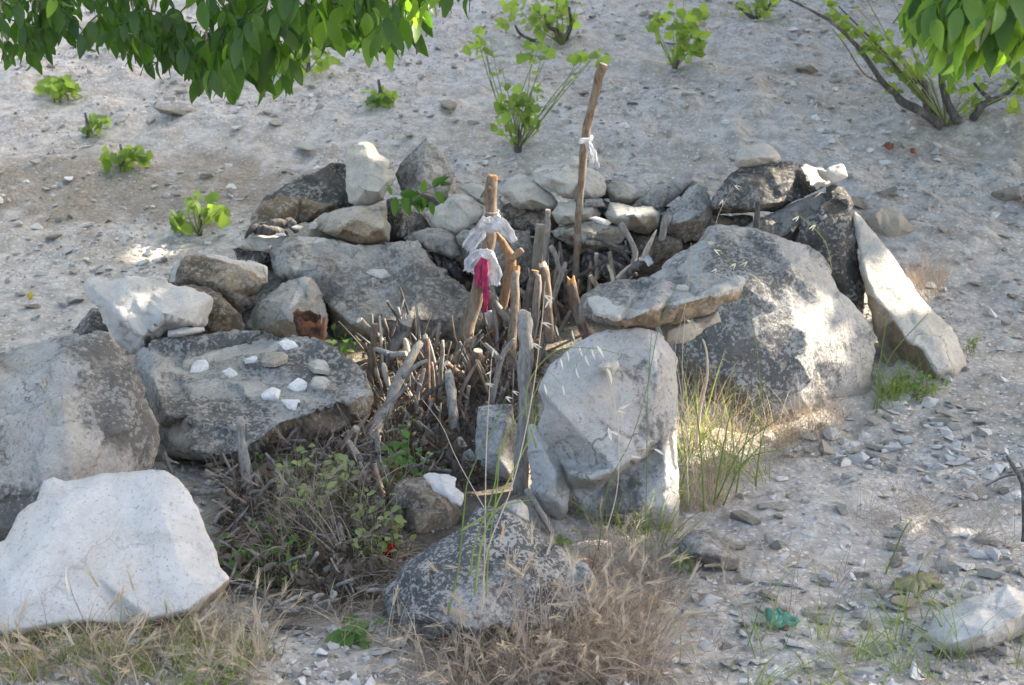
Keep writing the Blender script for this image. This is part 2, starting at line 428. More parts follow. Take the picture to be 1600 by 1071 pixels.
col = t.mix(t.math('MULTIPLY', sa, .85), col, t.mix(t.step(t.attr('soil_shade'), .68, .95), t.mix(t.step(n3, .3, .7), (.15, .125, .09), (.30, .255, .195)), t.mix(t.step(n3, .3, .7), (.028, .022, .017), (.10, .08, .058))))  # near-black end also stands in for shade between stones and sticks
nrm = t.bump(n2, .6, .03); nrm = t.bump(vo, .5, .012, nrm); nrm = t.bump(n3, .6, .006, nrm); nrm = t.bump(vo2, .4, .004, nrm)
MG = t.finish(col, .95, nrm, .1)
g = link('ground', mesh_np('ground', V, Fc, MG, attrs={'soil_shade': soil_shade}))
tag(g, 'pale stony chalk ground rising into a bare vineyard slope', 'ground', kind='structure')

# ------------------------------------------------------------------ loose gravel: templates shared by single stones and by the gravel
def hull_stone(seed, flat=.5, n=11):
    import bmesh
    r = np.random.default_rng(seed); p = r.normal(size=(n, 3)); p /= np.linalg.norm(p, axis=1, keepdims=True)
    p *= r.uniform(.75, 1.0, (n, 1)); p *= np.array([1, r.uniform(.6, .95), flat])
    bm = bmesh.new()
    for q in p: bm.verts.new(q)
    res = bmesh.ops.convex_hull(bm, input=bm.verts)
    bmesh.ops.delete(bm, geom=[v_ for v_ in bm.verts if not v_.link_faces], context='VERTS')
    bmesh.ops.triangulate(bm, faces=bm.faces)
    bmesh.ops.recalc_face_normals(bm, faces=bm.faces)
    bm.verts.index_update()
    V = np.array([tuple(v_.co) for v_ in bm.verts]); Fc = np.array([[v_.index for v_ in f.verts] for f in bm.faces]); bm.free()
    return V, Fc
TPL = [hull_stone(100 + k, .35 + .3 * (k % 4) / 3, 8 if k < 8 else 11) for k in range(16)]
def pebble_mat():
    t = NT('limestone_gravel'); v = t.coords(False); a = t.attr('tone')
    c = t.mix(a, (.17, .15, .12), (.58, .56, .525)); n = t.noise(v, 60, 5, .7)
    c = t.mix(t.math('MULTIPLY', t.step(n, .5, .72), .45), c, (.2, .185, .16))
    return t.finish(c, .93, t.bump(n, .4, .004), .1)
MPEB = pebble_mat()
def gravel(name, pos, size, tone, label, normal_z=.5):
    n = len(pos); Vs, Fs, As = [], [], []; off = 0
    k = rng.integers(0, 8, n)
    for j in range(8):
        ids = np.where(k == j)[0]; tv, tf = TPL[j]; m = len(ids)
        a = rng.uniform(0, 2 * math.pi, m); tl = rng.normal(0, .35, m); ca, sa_ = np.cos(a), np.sin(a)
        P = tv[None] * size[ids][:, None, None] * rng.uniform(.7, 1.25, (m, 1, 3))
        ct, st = np.cos(tl), np.sin(tl)
        y1 = P[..., 1] * ct[:, None] - P[..., 2] * st[:, None]; z1 = P[..., 1] * st[:, None] + P[..., 2] * ct[:, None]
        x2 = P[..., 0] * ca[:, None] - y1 * sa_[:, None]; y2 = P[..., 0] * sa_[:, None] + y1 * ca[:, None]
        Q = np.stack([x2, y2, z1], -1) + pos[ids][:, None]
        Vs.append(Q.reshape(-1, 3)); Fs.append((tf[None] + (np.arange(m) * len(tv))[:, None, None] + off).reshape(-1, 3)); off += m * len(tv)
        As.append(np.repeat(tone[ids], len(tv)))
    o = link(name, mesh_np(name, np.concatenate(Vs), np.concatenate(Fs), MPEB, smooth=False, attrs={'tone': np.concatenate(As)}))
    return tag(o, label, 'gravel', kind='stuff')
def scatter(n, y0, y1, pw=1.6, margin=.3):
    u = rng.random(n); e = 1 - pw
    y = (y0 ** e + u * (y1 ** e - y0 ** e)) ** (1 / e)
    return (rng.random(n) * 2 - 1) * (y * .39 + margin), y
x, y = scatter(64000, 2.3, 11.0, 1.1)
sz = .0050 * (1 - rng.random(len(x))) ** -.50; sz = np.minimum(sz, .036) * np.clip(.75 + y * .06, .8, 1.3)
cl = fbm(np.stack([x * 1.7, y * 1.7, 0 * x], 1), 3, 31)
sq = np.zeros(len(x))
for pl, s_ in SOIL_SHADE: sq = np.maximum(sq, s_ * inpoly(np.stack([x, y], 1), pl))
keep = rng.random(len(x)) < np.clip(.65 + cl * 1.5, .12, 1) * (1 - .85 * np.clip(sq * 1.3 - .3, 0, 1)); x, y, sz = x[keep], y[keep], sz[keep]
z = gz(x, y) + sz * .2
gravel('gravel', np.stack([x, y, z], 1), sz, np.clip(rng.normal(.62, .27, len(x)), 0, 1), 'fine limestone gravel and chips strewn all over the chalk ground')
# ------------------------------------------------------------------ the boulders and stones of the mound (outline points are pixels, third value metres away from the viewer)
rock('white limestone slab leaning in front of the weathered grey boulder, broad smooth face', 'white', 2.93,
     [(-70,905),(-40,860),(8,843),(30,801),(56,781),(69,752),(84,746),(101,751),(128,749),(159,740),(202,738),(233,734),(256,736),(277,747),(294,764),(310,798),(321,828),(339,862),(344,885),(358,902),(358,911),(348,926),(324,945),(314,957),(297,966),(216,985),(135,989),(84,995),(34,1008),(0,1004),(-70,1002)],
     [(-68,990,-.05),(0,986,-.05),(34,983,-.05),(84,974,-.05),(135,967,-.05),(236,966,-.05),(292,952,-.05),(330,926,-.04),(352,906,-.02),(100,800,-.03),(250,790,-.03),(150,900,-.05),(280,880,-.04),(20,900,-.045),(210,840,-.025),(60,930,-.055)],
     lean=.75, R=.02, T=.10, amp=.006, chip=.0, jit=1.5, earth=[[(-80,997),(0,992),(34,990),(84,980),(135,973),(236,971),(300,957),(358,905),(360,940),(310,980),(100,1010),(-80,1020)]], name='limestone_slab', cat='slab', cell=.2)
rock('weathered grey boulder standing behind the leaning white slab, its upper edge squared', 'grey', 3.62,
     [(-130,860),(-130,575),(-60,565),(0,556),(51,537),(84,527),(135,520),(162,519),(172,522),(182,542),(199,566),(216,593),(236,640),(247,665),(250,700),(235,745),(235,800),(180,850),(60,880)],
     [(-60,640,-.14),(0,600,-.10),(86,560,-.04),(91,566,-.10),(125,579,-.10),(186,568,-.03),(100,640,-.2),(105,700,-.22),(60,730,-.22),(-40,740,-.2),(170,640,-.12),(190,720,-.12),(120,800,-.2),(0,830,-.18)],
     lean=.45, R=.05, T=.4, amp=.010, chip=.012, crust=[[(120,585),(188,566),(245,660),(240,720),(160,700),(110,640)],[(-60,750),(120,790),(240,730),(200,800),(0,840),(-80,840)],[(86,530),(170,522),(190,560),(130,572),(92,560)]])
rock('broad flat topped boulder speckled grey and white, small white stones laid out on it', 'speck', 4.12,
     [(216,575),(217,556),(223,546),(243,531),(270,525),(321,522),(364,515),(405,515),(418,519),(439,525),(472,525),(506,534),(530,547),(550,563),(570,583),(580,608),(581,630),(574,648),(548,664),(525,677),(480,688),(430,698),(400,722),(342,729),(290,722),(260,709),(250,672),(235,640),(225,610)],
     [(238,590,-.10),(240,545,.0),(262,560,.0),(282,567,.02),(333,550,.05),(364,543,.05),(418,531,.06),(300,590,-.04),(400,575,-.02),(500,570,.0),(540,600,-.05),(572,616,-.09),(540,627,-.13),(480,647,-.16),(439,661,-.19),(405,689,-.22),(350,660,-.2),(300,650,-.18),(260,650,-.16),(300,705,-.22),(350,715,-.2),(470,668,-.06),(530,652,-.02)],
     lean=1.05, R=.035, T=.3, amp=.010, chip=.012, earth=[[(405,695),(439,664),(480,650),(540,630),(585,618),(590,660),(480,700),(400,730)]],
     fresh=[[(278,567),(300,563),(333,551),(360,545),(410,531),(450,530),(430,545),(380,552),(320,566),(290,574)]], cell=.13, crust=[[(240,530),(320,524),(420,520),(400,540),(330,552),(250,560)],[(236,650),(300,660),(400,690),(440,660),(420,640),(340,625),(260,610)],[(420,560),(520,545),(570,600),(480,610)]])
rock('craggy white limestone block resting between two weathered boulders', 'white', 4.6,
     [(128,447),(131,437),(142,432),(155,437),(162,443),(178,437),(196,433),(236,436),(267,441),(278,447),(300,453),(321,460),(332,465),(329,482),(322,508),(300,522),(260,528),(236,534),(223,553),(214,557),(189,541),(172,525),(159,498),(152,482),(140,470),(132,458)],
     [(150,455,-.03),(175,475,-.11),(200,455,-.09),(190,500,-.14),(235,470,-.10),(255,490,-.16),(250,460,-.07),(290,480,-.12),(300,505,-.12),(225,525,-.12),(315,475,-.06)],
     lean=.3, R=.02, T=.25, amp=.005, chip=.012, jit=1.8)
rock('thin pale flake wedged under the craggy white block', 'white', 4.5, [(262,517),(290,512),(319,511),(320,517),(300,523),(275,527),(262,526)], (), lean=.8, R=.012, T=.1, bulge=.03, amp=.003, chip=.004, name='stone_flake', cat='stone')
rock('dark stone peeping out beside the craggy white block, low on the slope', 'dark', 4.85, [(112,522),(128,502),(145,483),(158,484),(166,500),(175,530),(150,545)], (), lean=.5, R=.03, T=.15, name='stone', cat='stone')
rock('dark brown angular stone with a pale flat top behind the craggy white block', 'brown', 5.1,
     [(262,442),(272,420),(280,404),(304,397),(322,398),(371,404),(400,410),(416,418),(419,443),(398,462),(395,480),(378,492),(330,478),(290,460)],
     [(283,412,-.05),(305,401,-.03),(371,421,-.08),(390,432,-.1),(395,448,-.1),(330,440,-.12),(300,435,-.1),(360,455,-.12),(405,430,-.03)],
     lean=.5, R=.02, T=.25, fresh=[[(322,398),(371,403),(420,416),(421,436),(398,430),(371,417),(318,401)],[(262,442),(278,404),(284,405),(270,442)]])
rock('round brown speckled stone tucked against the craggy white block', 'brown', 4.88, [(275,450),(290,446),(326,449),(345,460),(356,472),(375,489),(384,510),(383,524),(350,526),(321,524),(300,500)], (), lean=.5, R=.06, T=.2, bulge=.1, name='stone', cat='stone')
rock('grey stone with a pale ridge, just behind the rusty tin', 'grey', 4.98,
     [(382,508),(390,492),(405,468),(425,455),(439,444),(460,436),(476,431),(489,436),(497,448),(503,460),(510,485),(514,500),(508,532),(480,536),(430,530),(395,524)],
     [(476,436,-.06),(456,476,-.16),(440,500,-.17),(430,470,-.12),(485,470,-.10),(480,505,-.12)],
     lean=.6, R=.03, T=.25, fresh=[[(472,433),(484,436),(472,460),(460,480),(450,486),(458,465),(468,445)]])
rock('big tilted grey boulder with a wide sloping face, tin and sticks before it', 'grey', 5.08,
     [(423,393),(427,383),(447,369),(465,365),(504,372),(537,381),(567,386),(605,381),(630,376),(650,378),(666,390),(675,406),(700,427),(726,446),(736,462),(745,478),(768,505),(770,524),(745,536),(717,535),(686,530),(639,526),(590,535),(525,532),(512,500),(500,470),(470,450),(432,436)],
     [(450,385,-.03),(475,376,.0),(490,420,-.08),(520,400,-.02),(580,400,-.01),(640,395,-.03),(655,430,-.08),(600,440,-.06),(540,450,-.10),(520,480,-.12),(545,505,-.13),(620,470,-.09),(690,440,-.05),(694,462,-.09),(700,470,-.07),(700,500,-.09),(640,500,-.12),(580,500,-.13),(560,520,-.08),(740,500,-.06)],
     lean=.95, R=.04, T=.3, amp=.011, chip=.013, earth=[[(495,470),(520,482),(545,507),(590,520),(590,540),(520,540)]],
     fresh=[[(462,364),(504,370),(510,378),(480,380),(470,374)],[(504,371),(540,381),(570,386),(566,391),(530,386)]])
rock('pale flat stone lying over a gap beside the tilted grey boulder', 'chalk', 5.5, [(364,377),(381,369),(405,368),(429,369),(450,368),(448,380),(424,396),(400,394),(381,392),(370,386)], [(370,377,0),(382,383,-.04),(424,388,-.04),(400,374,.0)], lean=.9, R=.012, T=.15, amp=.004, chip=.004, name='stone', cat='stone', fresh=[[(360,360),(455,360),(455,383),(380,383)]])
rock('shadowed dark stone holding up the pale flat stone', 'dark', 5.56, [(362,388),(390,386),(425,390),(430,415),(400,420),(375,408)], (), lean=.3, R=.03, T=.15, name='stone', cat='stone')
rock('long brown faced boulder under the upright pale block at the top of the mound', 'dark', 5.8,
     [(388,347),(391,338),(400,325),(416,307),(445,289),(468,278),(488,271),(519,257),(537,256),(555,280),(560,318),(540,332),(500,345),(470,354),(430,356),(395,355)],
     [(410,322,-.06),(440,303,-.09),(470,312,-.1),(520,320,-.1),(440,335,-.13),(490,335,-.12),(500,290,-.03)],
     lean=.75, R=.03, T=.3, earth=[[(385,350),(395,330),(412,314),(440,305),(475,312),(530,322),(530,345),(470,358),(390,360)]])
rock('upright pale yellowish block standing on the back of the mound', 'chalk', 5.72,
     [(539,237),(543,232),(555,226),(571,221),(582,226),(594,242),(607,250),(614,262),(618,277),(611,290),(605,300),(600,315),(580,322),(560,326),(545,316),(539,297),(540,265)],
     [(546,243,-.02),(575,246,-.05),(597,253,-.05),(545,290,-.06),(560,312,-.06),(592,300,-.09),(603,285,-.06),(570,298,-.09)],
     lean=.3, R=.02, T=.2, amp=.006, chip=.008, fresh=[[(538,235),(575,219),(598,244),(612,258),(590,255),(560,246),(538,250)]])
rock('sharp pointed grey stone standing at the back of the mound', 'grey', 5.82,
     [(619,272),(627,257),(645,237),(666,215),(671,224),(684,230),(699,251),(711,268),(705,290),(698,316),(690,328),(640,322),(625,293)],
     [(666,224,-.02),(662,260,-.09),(655,300,-.12),(685,275,-.06),(680,310,-.08)], lean=.35, R=.02, T=.2, fresh=[[(675,255),(690,262),(692,275),(678,270)]])
rock('squat brown stone below the upright pale block', 'tan', 5.5,
     [(488,348),(495,342),(506,334),(520,328),(537,325),(565,323),(596,318),(605,327),(607,347),(609,378),(582,386),(564,387),(526,372),(500,362)],
     [(546,337,-.08),(560,342,-.1),(596,356,-.1),(530,358,-.11),(520,345,-.05),(570,370,-.12),(600,340,-.03)], lean=.45, R=.025, T=.2, earth=[[(548,345),(562,345),(598,360),(606,380),(560,390),(526,368)]])
rock('dark stone split by shadow under the leafy walnut shoot', 'dark', 5.64, [(604,312),(625,310),(640,328),(661,334),(675,356),(652,372),(632,380),(608,379)], [(630,335,-.09),(628,370,-.1),(615,345,-.02),(650,350,-.03)], lean=.3, R=.02, T=.2, name='stone', cat='stone')
rock('smooth rounded pale stone next to the leafy walnut shoot', 'chalk', 5.58, [(662,333),(672,326),(695,314),(711,302),(722,302),(740,312),(756,331),(748,345),(734,356),(711,369),(690,364),(672,350)], (), lean=.6, R=.05, T=.2, bulge=.07, name='stone', cat='stone')
rock('rounded dark stone under the smooth pale one', 'grey', 5.48, [(630,373),(640,364),(657,358),(688,356),(706,365),(722,387),(724,400),(706,407),(684,398),(661,390)], (), lean=.6, R=.05, T=.18, bulge=.08, name='stone', cat='stone')
rock('small dark stone wedged behind the edge of the tilted boulder', 'dark', 5.5, [(668,393),(688,394),(711,404),(722,418),(735,450),(715,445),(690,425)], (), lean=.3, R=.03, T=.15, bulge=.05, name='stone', cat='stone')
rock('pale wedge of stone directly behind the rag tied stump', 'chalk', 5.68, [(716,292),(738,286),(752,290),(779,308),(794,326),(809,340),(796,350),(781,347),(758,323),(735,308)], (), lean=.5, R=.03, T=.2, bulge=.06, name='stone', cat='stone')
rock('pale grey stone between the rag tied stump and the white topped slab', 'chalk', 5.64, [(779,301),(786,288),(792,280),(810,272),(833,283),(844,292),(862,305),(872,318),(866,327),(830,329),(810,329),(799,317)], [(800,300,-.06),(815,290,-.04),(830,312,-.1),(855,320,-.07),(812,318,-.08)], lean=.6, R=.02, T=.2, name='stone', cat='stone')
rock('broad white topped slab on the back row, behind the long leaning stick', 'chalk', 5.62,
     [(832,268),(838,261),(853,258),(870,259),(891,256),(912,260),(936,267),(943,278),(949,292),(945,304),(927,313),(896,311),(880,309),(869,300),(844,290),(833,279)],
     [(836,268,-.01),(862,280,-.07),(885,288,-.1),(900,287,-.1),(925,286,-.08),(905,272,-.02),(885,302,-.1),(922,304,-.08)], lean=.9, R=.015, T=.2, amp=.006, chip=.007, fresh=[[(830,255),(940,255),(945,280),(922,284),(885,286),(860,278),(830,268)]])
rock('tiny pale stone perched on the broad white topped slab', 'white', 5.72, [(891,250),(894,244),(903,246),(906,258),(898,263),(889,261)], (), lean=.3, R=.02, T=.05, bulge=.02, name='stone', cat='stone')
rock('brown backed stone on the back row, right after the white topped slab', 'tan', 5.68, [(947,298),(949,290),(957,281),(977,284),(1000,295),(1014,304),(1000,311),(986,320),(954,317)], [(972,292,-.05),(985,308,-.08),(965,308,-.07)], lean=.5, R=.02, T=.18, name='stone', cat='stone', fresh=[[(974,284),(1012,302),(1000,308),(985,300)]])
rock('thin dark slab tilted up on the back row', 'grey', 5.62, [(986,324),(1002,309),(1025,295),(1047,281),(1070,275),(1084,283),(1065,302),(1032,327),(1007,328)], [(1010,318,-.04),(1040,300,-.06),(1068,288,-.05)], lean=.5, R=.015, T=.12, name='stone_slab', cat='slab')
rock('thick dark grey block under the tilted thin slab', 'speck', 5.5, [(1030,334),(1052,319),(1077,294),(1090,288),(1106,297),(1113,312),(1114,340),(1099,363),(1086,372),(1070,381),(1047,367),(1034,355)], [(1078,306,-.05),(1085,340,-.13),(1100,330,-.08),(1050,340,-.09),(1060,350,-.12)], lean=.4, R=.02, T=.2, earth=[[(1040,350),(1080,348),(1112,342),(1090,375),(1060,382)]])
rock('small round stone stacked behind the long leaning stick', 'chalk', 5.52, [(862,333),(871,321),(893,312),(914,316),(930,320),(938,334),(930,346),(896,351),(871,351),(864,342)], (), lean=.5, R=.05, T=.15, bulge=.07, name='stone', cat='stone')
rock('flat grey chip above a dark gap, behind the long leaning stick', 'grey', 5.5, [(913,311),(940,311),(948,324),(930,327),(912,323)], (), lean=.8, R=.015, T=.12, bulge=.03, name='stone', cat='stone')
rock('pale stone with a broken end on the stacked wall', 'chalk', 5.48, [(945,336),(954,317),(974,318),(990,323),(1019,323),(1032,336),(1029,356),(1015,367),(981,358),(954,347)], [(975,328,-.04),(990,335,-.09),(1020,334,-.07),(1005,352,-.09),(965,340,-.08)], lean=.5, R=.02, T=.18, earth=[[(985,340),(1025,338),(1030,356),(1015,370),(980,356)]])
rock('long flat stone at the foot of the stacked wall, crossed by the long stick', 'tan', 5.44, [(859,362),(873,354),(909,346),(934,347),(970,353),(978,366),(972,378),(945,386),(925,390),(891,383),(866,372)], [(885,362,-.07),(925,366,-.08),(965,362,-.06),(920,380,-.08)], lean=.7, R=.02, T=.18, fresh=[[(905,345),(940,347),(958,356),(925,362),(905,358)]])
rock('thin white flake lying on the long flat stone', 'white', 5.36, [(918,341),(932,338),(955,347),(950,353),(930,348)], (), lean=1, R=.008, T=.05, bulge=.015, amp=.002, chip=.002, name='stone_flake', cat='stone')
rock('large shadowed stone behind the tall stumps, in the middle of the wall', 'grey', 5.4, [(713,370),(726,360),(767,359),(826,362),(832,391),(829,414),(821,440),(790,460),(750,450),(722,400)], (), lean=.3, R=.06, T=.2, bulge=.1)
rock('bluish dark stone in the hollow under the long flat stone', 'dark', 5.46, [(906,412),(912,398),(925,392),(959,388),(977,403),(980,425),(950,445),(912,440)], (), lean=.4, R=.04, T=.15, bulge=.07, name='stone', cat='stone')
rock('ochre brown stone low in the wall behind the horn shaped branch', 'brown', 5.46, [(985,378),(1000,368),(1036,368),(1064,374),(1066,388),(1056,402),(1025,414),(993,408)], (), lean=.3, R=.03, T=.15, bulge=.06, name='stone', cat='stone')
for i, (ol, Yw, m_, lb) in enumerate([  # added infill, mostly dark, standing in for shade in the wall gaps
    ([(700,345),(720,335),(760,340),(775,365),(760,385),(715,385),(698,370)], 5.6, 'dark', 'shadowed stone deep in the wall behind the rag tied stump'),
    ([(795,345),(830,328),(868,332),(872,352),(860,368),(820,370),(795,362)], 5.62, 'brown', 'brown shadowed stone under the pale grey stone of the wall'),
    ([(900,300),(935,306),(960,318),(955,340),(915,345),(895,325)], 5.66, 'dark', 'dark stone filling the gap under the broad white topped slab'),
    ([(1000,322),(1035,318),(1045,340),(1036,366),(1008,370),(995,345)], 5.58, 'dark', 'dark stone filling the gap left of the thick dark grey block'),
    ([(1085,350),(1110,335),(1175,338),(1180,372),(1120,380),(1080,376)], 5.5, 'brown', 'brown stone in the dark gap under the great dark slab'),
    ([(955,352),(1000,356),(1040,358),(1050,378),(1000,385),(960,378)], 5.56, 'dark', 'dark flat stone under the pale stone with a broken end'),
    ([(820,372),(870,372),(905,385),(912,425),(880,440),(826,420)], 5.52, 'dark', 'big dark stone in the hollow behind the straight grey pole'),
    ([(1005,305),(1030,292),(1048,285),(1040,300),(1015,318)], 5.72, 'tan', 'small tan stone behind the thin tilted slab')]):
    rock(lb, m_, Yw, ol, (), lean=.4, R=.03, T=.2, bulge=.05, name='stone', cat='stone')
rock('great dark slab crowning the far end of the mound', 'dark', 5.46,
     [(1109,324),(1112,312),(1124,292),(1142,272),(1151,265),(1187,258),(1218,254),(1239,251),(1250,256),(1270,263),(1292,265),(1300,286),(1277,300),(1250,311),(1216,329),(1171,335),(1130,332)],
     [(1150,275,-.04),(1200,270,-.05),(1245,262,-.03),(1262,283,-.08),(1275,296,-.06),(1215,318,-.13),(1170,325,-.13),(1130,318,-.1),(1180,290,-.1),(1285,278,.02)], lean=.4, R=.02, T=.3, amp=.009, chip=.01, fresh=[[(1248,253),(1300,262),(1303,290),(1277,298),(1262,282)]])  # sunlit end face painted pale through the fresh mask
rock('pale rounded cap stone on top of the great dark slab', 'chalk', 5.56, [(1148,247),(1150,240),(1158,229),(1175,226),(1191,223),(1200,226),(1212,236),(1219,244),(1222,250),(1212,256),(1187,259),(1155,265),(1149,260)], [(1160,234,-.01),(1195,231,-.02),(1205,246,-.05),(1180,246,-.06),(1156,250,-.05)], lean=.4, R=.02, T=.15, amp=.005, chip=.006, fresh=[[(1150,235),(1200,222),(1225,250),(1205,246),(1195,234),(1160,238)]], name='stone', cat='stone')
rock('small pale block sticking out from the end of the great dark slab', 'white', 5.42, [(1289,270),(1295,262),(1313,256),(1318,258),(1325,276),(1317,281),(1299,288)], (), lean=.3, R=.012, T=.08, bulge=.03, amp=.004, chip=.004, name='stone', cat='stone')
rock('low brown stone in the shade beneath the small pale block', 'dark', 5.4, [(1290,292),(1302,287),(1317,293),(1331,307),(1338,325),(1310,330),(1290,315)], (), lean=.3, R=.03, T=.15, bulge=.05, name='stone', cat='stone')
rock('bluish grey slab lying under the great dark slab', 'grey', 5.34, [(1160,360),(1182,344),(1216,328),(1261,308),(1290,300),(1306,308),(1295,318),(1275,340),(1260,375),(1239,385),(1194,368)], [(1200,350,-.07),(1245,325,-.05),(1285,308,-.02),(1250,350,-.08),(1225,370,-.08)], lean=.7, R=.02, T=.2, name='stone_slab', cat='slab')
rock('dark lichened slab standing upright between the big boulder and the leaning bright slab', 'dark', 5.14,
     [(1236,400),(1245,372),(1252,346),(1272,330),(1295,312),(1310,302),(1322,311),(1332,329),(1338,355),(1341,384),(1348,434),(1353,462),(1350,487),(1346,500),(1310,500),(1260,450)],
     [(1312,312,-.03),(1310,380,-.1),(1322,450,-.1),(1275,360,-.06),(1280,420,-.08),(1336,470,-.05)], lean=.25, R=.02, T=.15)
rock('long pale slab slanting down to the path from the upright dark slab', 'chalk', 4.80,
     [(1331,336),(1336,330),(1357,352),(1381,379),(1401,406),(1418,433),(1438,464),(1462,489),(1487,514),(1504,546),(1511,572),(1504,596),(1478,602),(1440,600),(1397,590),(1380,560),(1367,520),(1354,462),(1347,436),(1340,384)],
     [(1345,365,-.02),(1352,430,-.03),(1366,463,-.05),(1398,497,-.08),(1416,530,-.11),(1442,545,-.12),(1463,582,-.13),(1380,420,-.02),(1430,500,-.07),(1470,540,-.10),(1480,575,-.12),(1385,540,.05),(1420,575,.05)],
     lean=.75, R=.02, T=.12, amp=.005, chip=.003, earth=[[(1352,460),(1366,465),(1397,499),(1416,534),(1442,548),(1462,585),(1455,605),(1390,595),(1365,520)]], name='limestone_slab', cat='slab')
rock('huge rounded boulder with black and white lichen facing the tall green grass', 'speck', 4.62,
     [(1000,440),(1036,416),(1054,398),(1074,387),(1095,371),(1106,355),(1114,352),(1145,354),(1178,359),(1222,373),(1262,384),(1283,401),(1297,421),(1316,455),(1337,482),(1357,512),(1366,530),(1369,552),(1363,593),(1358,622),(1325,650),(1297,688),(1229,697),(1110,690),(1050,690),(1040,600),(1020,500)],
     [(1114,362,-.03),(1105,400,-.1),(1118,430,-.18),(1160,390,-.10),(1222,384,-.05),(1225,430,-.17),(1165,450,-.22),(1246,512,-.24),(1180,520,-.27),(1249,610,-.27),(1150,600,-.28),(1090,560,-.22),(1300,500,-.13),(1320,570,-.13),(1290,620,-.17),(1260,440,-.12),(1280,470,-.14),(1340,540,-.06),(1060,480,-.15),(1200,670,-.24),(1280,670,-.15)],
     lean=.35, R=.05, T=.5, amp=.011, chip=.012, cell=.16, crust=[[(1105,375),(1150,380),(1222,428),(1248,512),(1240,590),(1190,660),(1090,640),(1040,560),(1090,470)],[(1180,360),(1222,374),(1220,412),(1170,400)]])
rock('thick flat ledge stone balanced on the standing slab, edge undercut', 'grey', 3.80,
     [(905,483),(907,470),(911,461),(932,448),(959,439),(1000,436),(1036,434),(1070,429),(1094,426),(1121,428),(1138,435),(1151,436),(1163,443),(1158,456),(1151,470),(1127,478),(1105,490),(1075,500),(1045,507),(1019,513),(985,512),(955,510),(925,499),(908,489)],
     [(920,470,-.03),(950,452,.0),(1000,450,.03),(1060,442,.04),(1120,440,.0),(940,490,-.10),(965,496,-.14),(1005,490,-.15),(1020,480,-.15),(1065,474,-.14),(1100,465,-.12),(1125,455,-.10),(1150,450,-.04),(990,468,-.06),(1000,472,-.08),(1050,462,-.05),(975,506,-.08),(1030,500,-.07),(1090,483,-.05)],
     lean=1.1, R=.025, T=.22, amp=.007, chip=.008, earth=[[(960,501),(1006,493),(1022,484),(1066,478),(1100,469),(1126,460),(1160,455),(1160,475),(1090,500),(1000,520),(950,514)]],
     fresh=[[(918,468),(935,460),(960,478),(1000,484),(1030,476),(1066,468),(1090,460),(1120,442),(1145,436),(1160,446),(1127,458),(1100,467),(1066,476),(1022,482),(1004,492),(963,500),(930,492)]], name='ledge_stone')
rock('thin mossy layer of stone under the flat ledge stone', 'tan', 3.86, [(1030,505),(1070,500),(1121,488),(1126,502),(1100,518),(1066,538),(1040,536)], (), lean=.8, R=.015, T=.2, bulge=.05, amp=.005, name='stone', cat='stone')
rock('tall standing grey slab that carries the flat ledge stone', 'ash', 3.64,
     [(840,610),(844,593),(860,570),(894,542),(925,522),(948,514),(1002,513),(1029,519),(1045,535),(1056,552),(1059,590),(1058,654),(1060,750),(1062,800),(1050,826),(1010,838),(960,836),(920,815),(897,778),(886,755),(870,720),(846,690),(839,667),(851,637)],
     [(850,612,-.06),(905,572,-.03),(985,540,-.03),(1020,545,-.05),(1028,600,-.08),(870,640,-.11),(940,600,-.09),(1034,680,-.07),(895,744,-.13),(928,750,-.14),(962,733,-.13),(986,718,-.12),(1010,698,-.10),(897,764,-.01),(930,765,.0),(965,748,.0),(989,733,-.01),(1014,712,-.03),(960,800,-.04),(1000,790,-.07),(1040,790,-.05),(1045,620,-.04),(1040,740,-.05)],
     lean=.22, R=.02, T=.18, amp=.008, chip=.004, cell=.13, fresh=[[(1012,515),(1024,520),(1026,580),(1018,585)]], crust=[[(975,560),(1040,560),(1045,690),(1000,700)],[(940,760),(1000,740),(1010,820),(950,820)]], name='standing_slab', cat='slab')
rock('small blue grey chip stuck on the face of the tall standing slab', 'chalk', 3.60, [(935,572),(947,563),(965,562),(967,572),(958,586),(940,580)], (), lean=.2, R=.012, T=.06, bulge=.02, amp=.003, chip=.003, name='stone_flake', cat='stone')
rock('narrow upright stone leaning beside the thick grey stump', 'ash', 3.64, [(824,712),(826,664),(835,664),(847,674),(867,692),(881,728),(892,747),(889,780),(888,796),(878,814),(851,800),(830,770)], [(845,700,-.03),(868,740,-.06),(850,770,-.06),(874,785,-.04)], lean=.3, R=.02, T=.12, name='stone_slab', cat='slab')
rock('dark blue grey stone in the shade behind the thin grass stems', 'speck', 3.95, [(740,745),(742,690),(746,634),(773,631),(800,633),(811,670),(812,720),(805,765),(765,765)], [(752,645,-.03),(790,660,-.06),(775,710,-.08),(795,740,-.06)], lean=.2, R=.02, T=.15)
rock('round fronted boulder crusted dark with white lichen, low in the dry grass', 'black', 2.93,
     [(599,925),(607,912),(618,899),(641,875),(678,848),(719,828),(732,811),(746,794),(763,790),(783,798),(817,814),(840,828),(857,845),(884,865),(918,885),(930,905),(915,945),(890,985),(820,1010),(720,1025),(640,1010),(614,985),(603,955)],
     [(640,900,-.06),(690,865,-.04),(750,815,-.0),(800,830,-.04),(740,860,-.07),(830,860,-.05),(880,890,-.05),(680,920,-.12),(760,920,-.14),(840,920,-.11),(640,960,-.11),(720,980,-.15),(800,975,-.14)],
     lean=.8, R=.03, T=.3, amp=.010, chip=.012, crust=[[(600,930),(640,880),(720,832),(760,850),(720,900),(640,950)],[(740,830),(840,835),(870,880),(780,880)]])
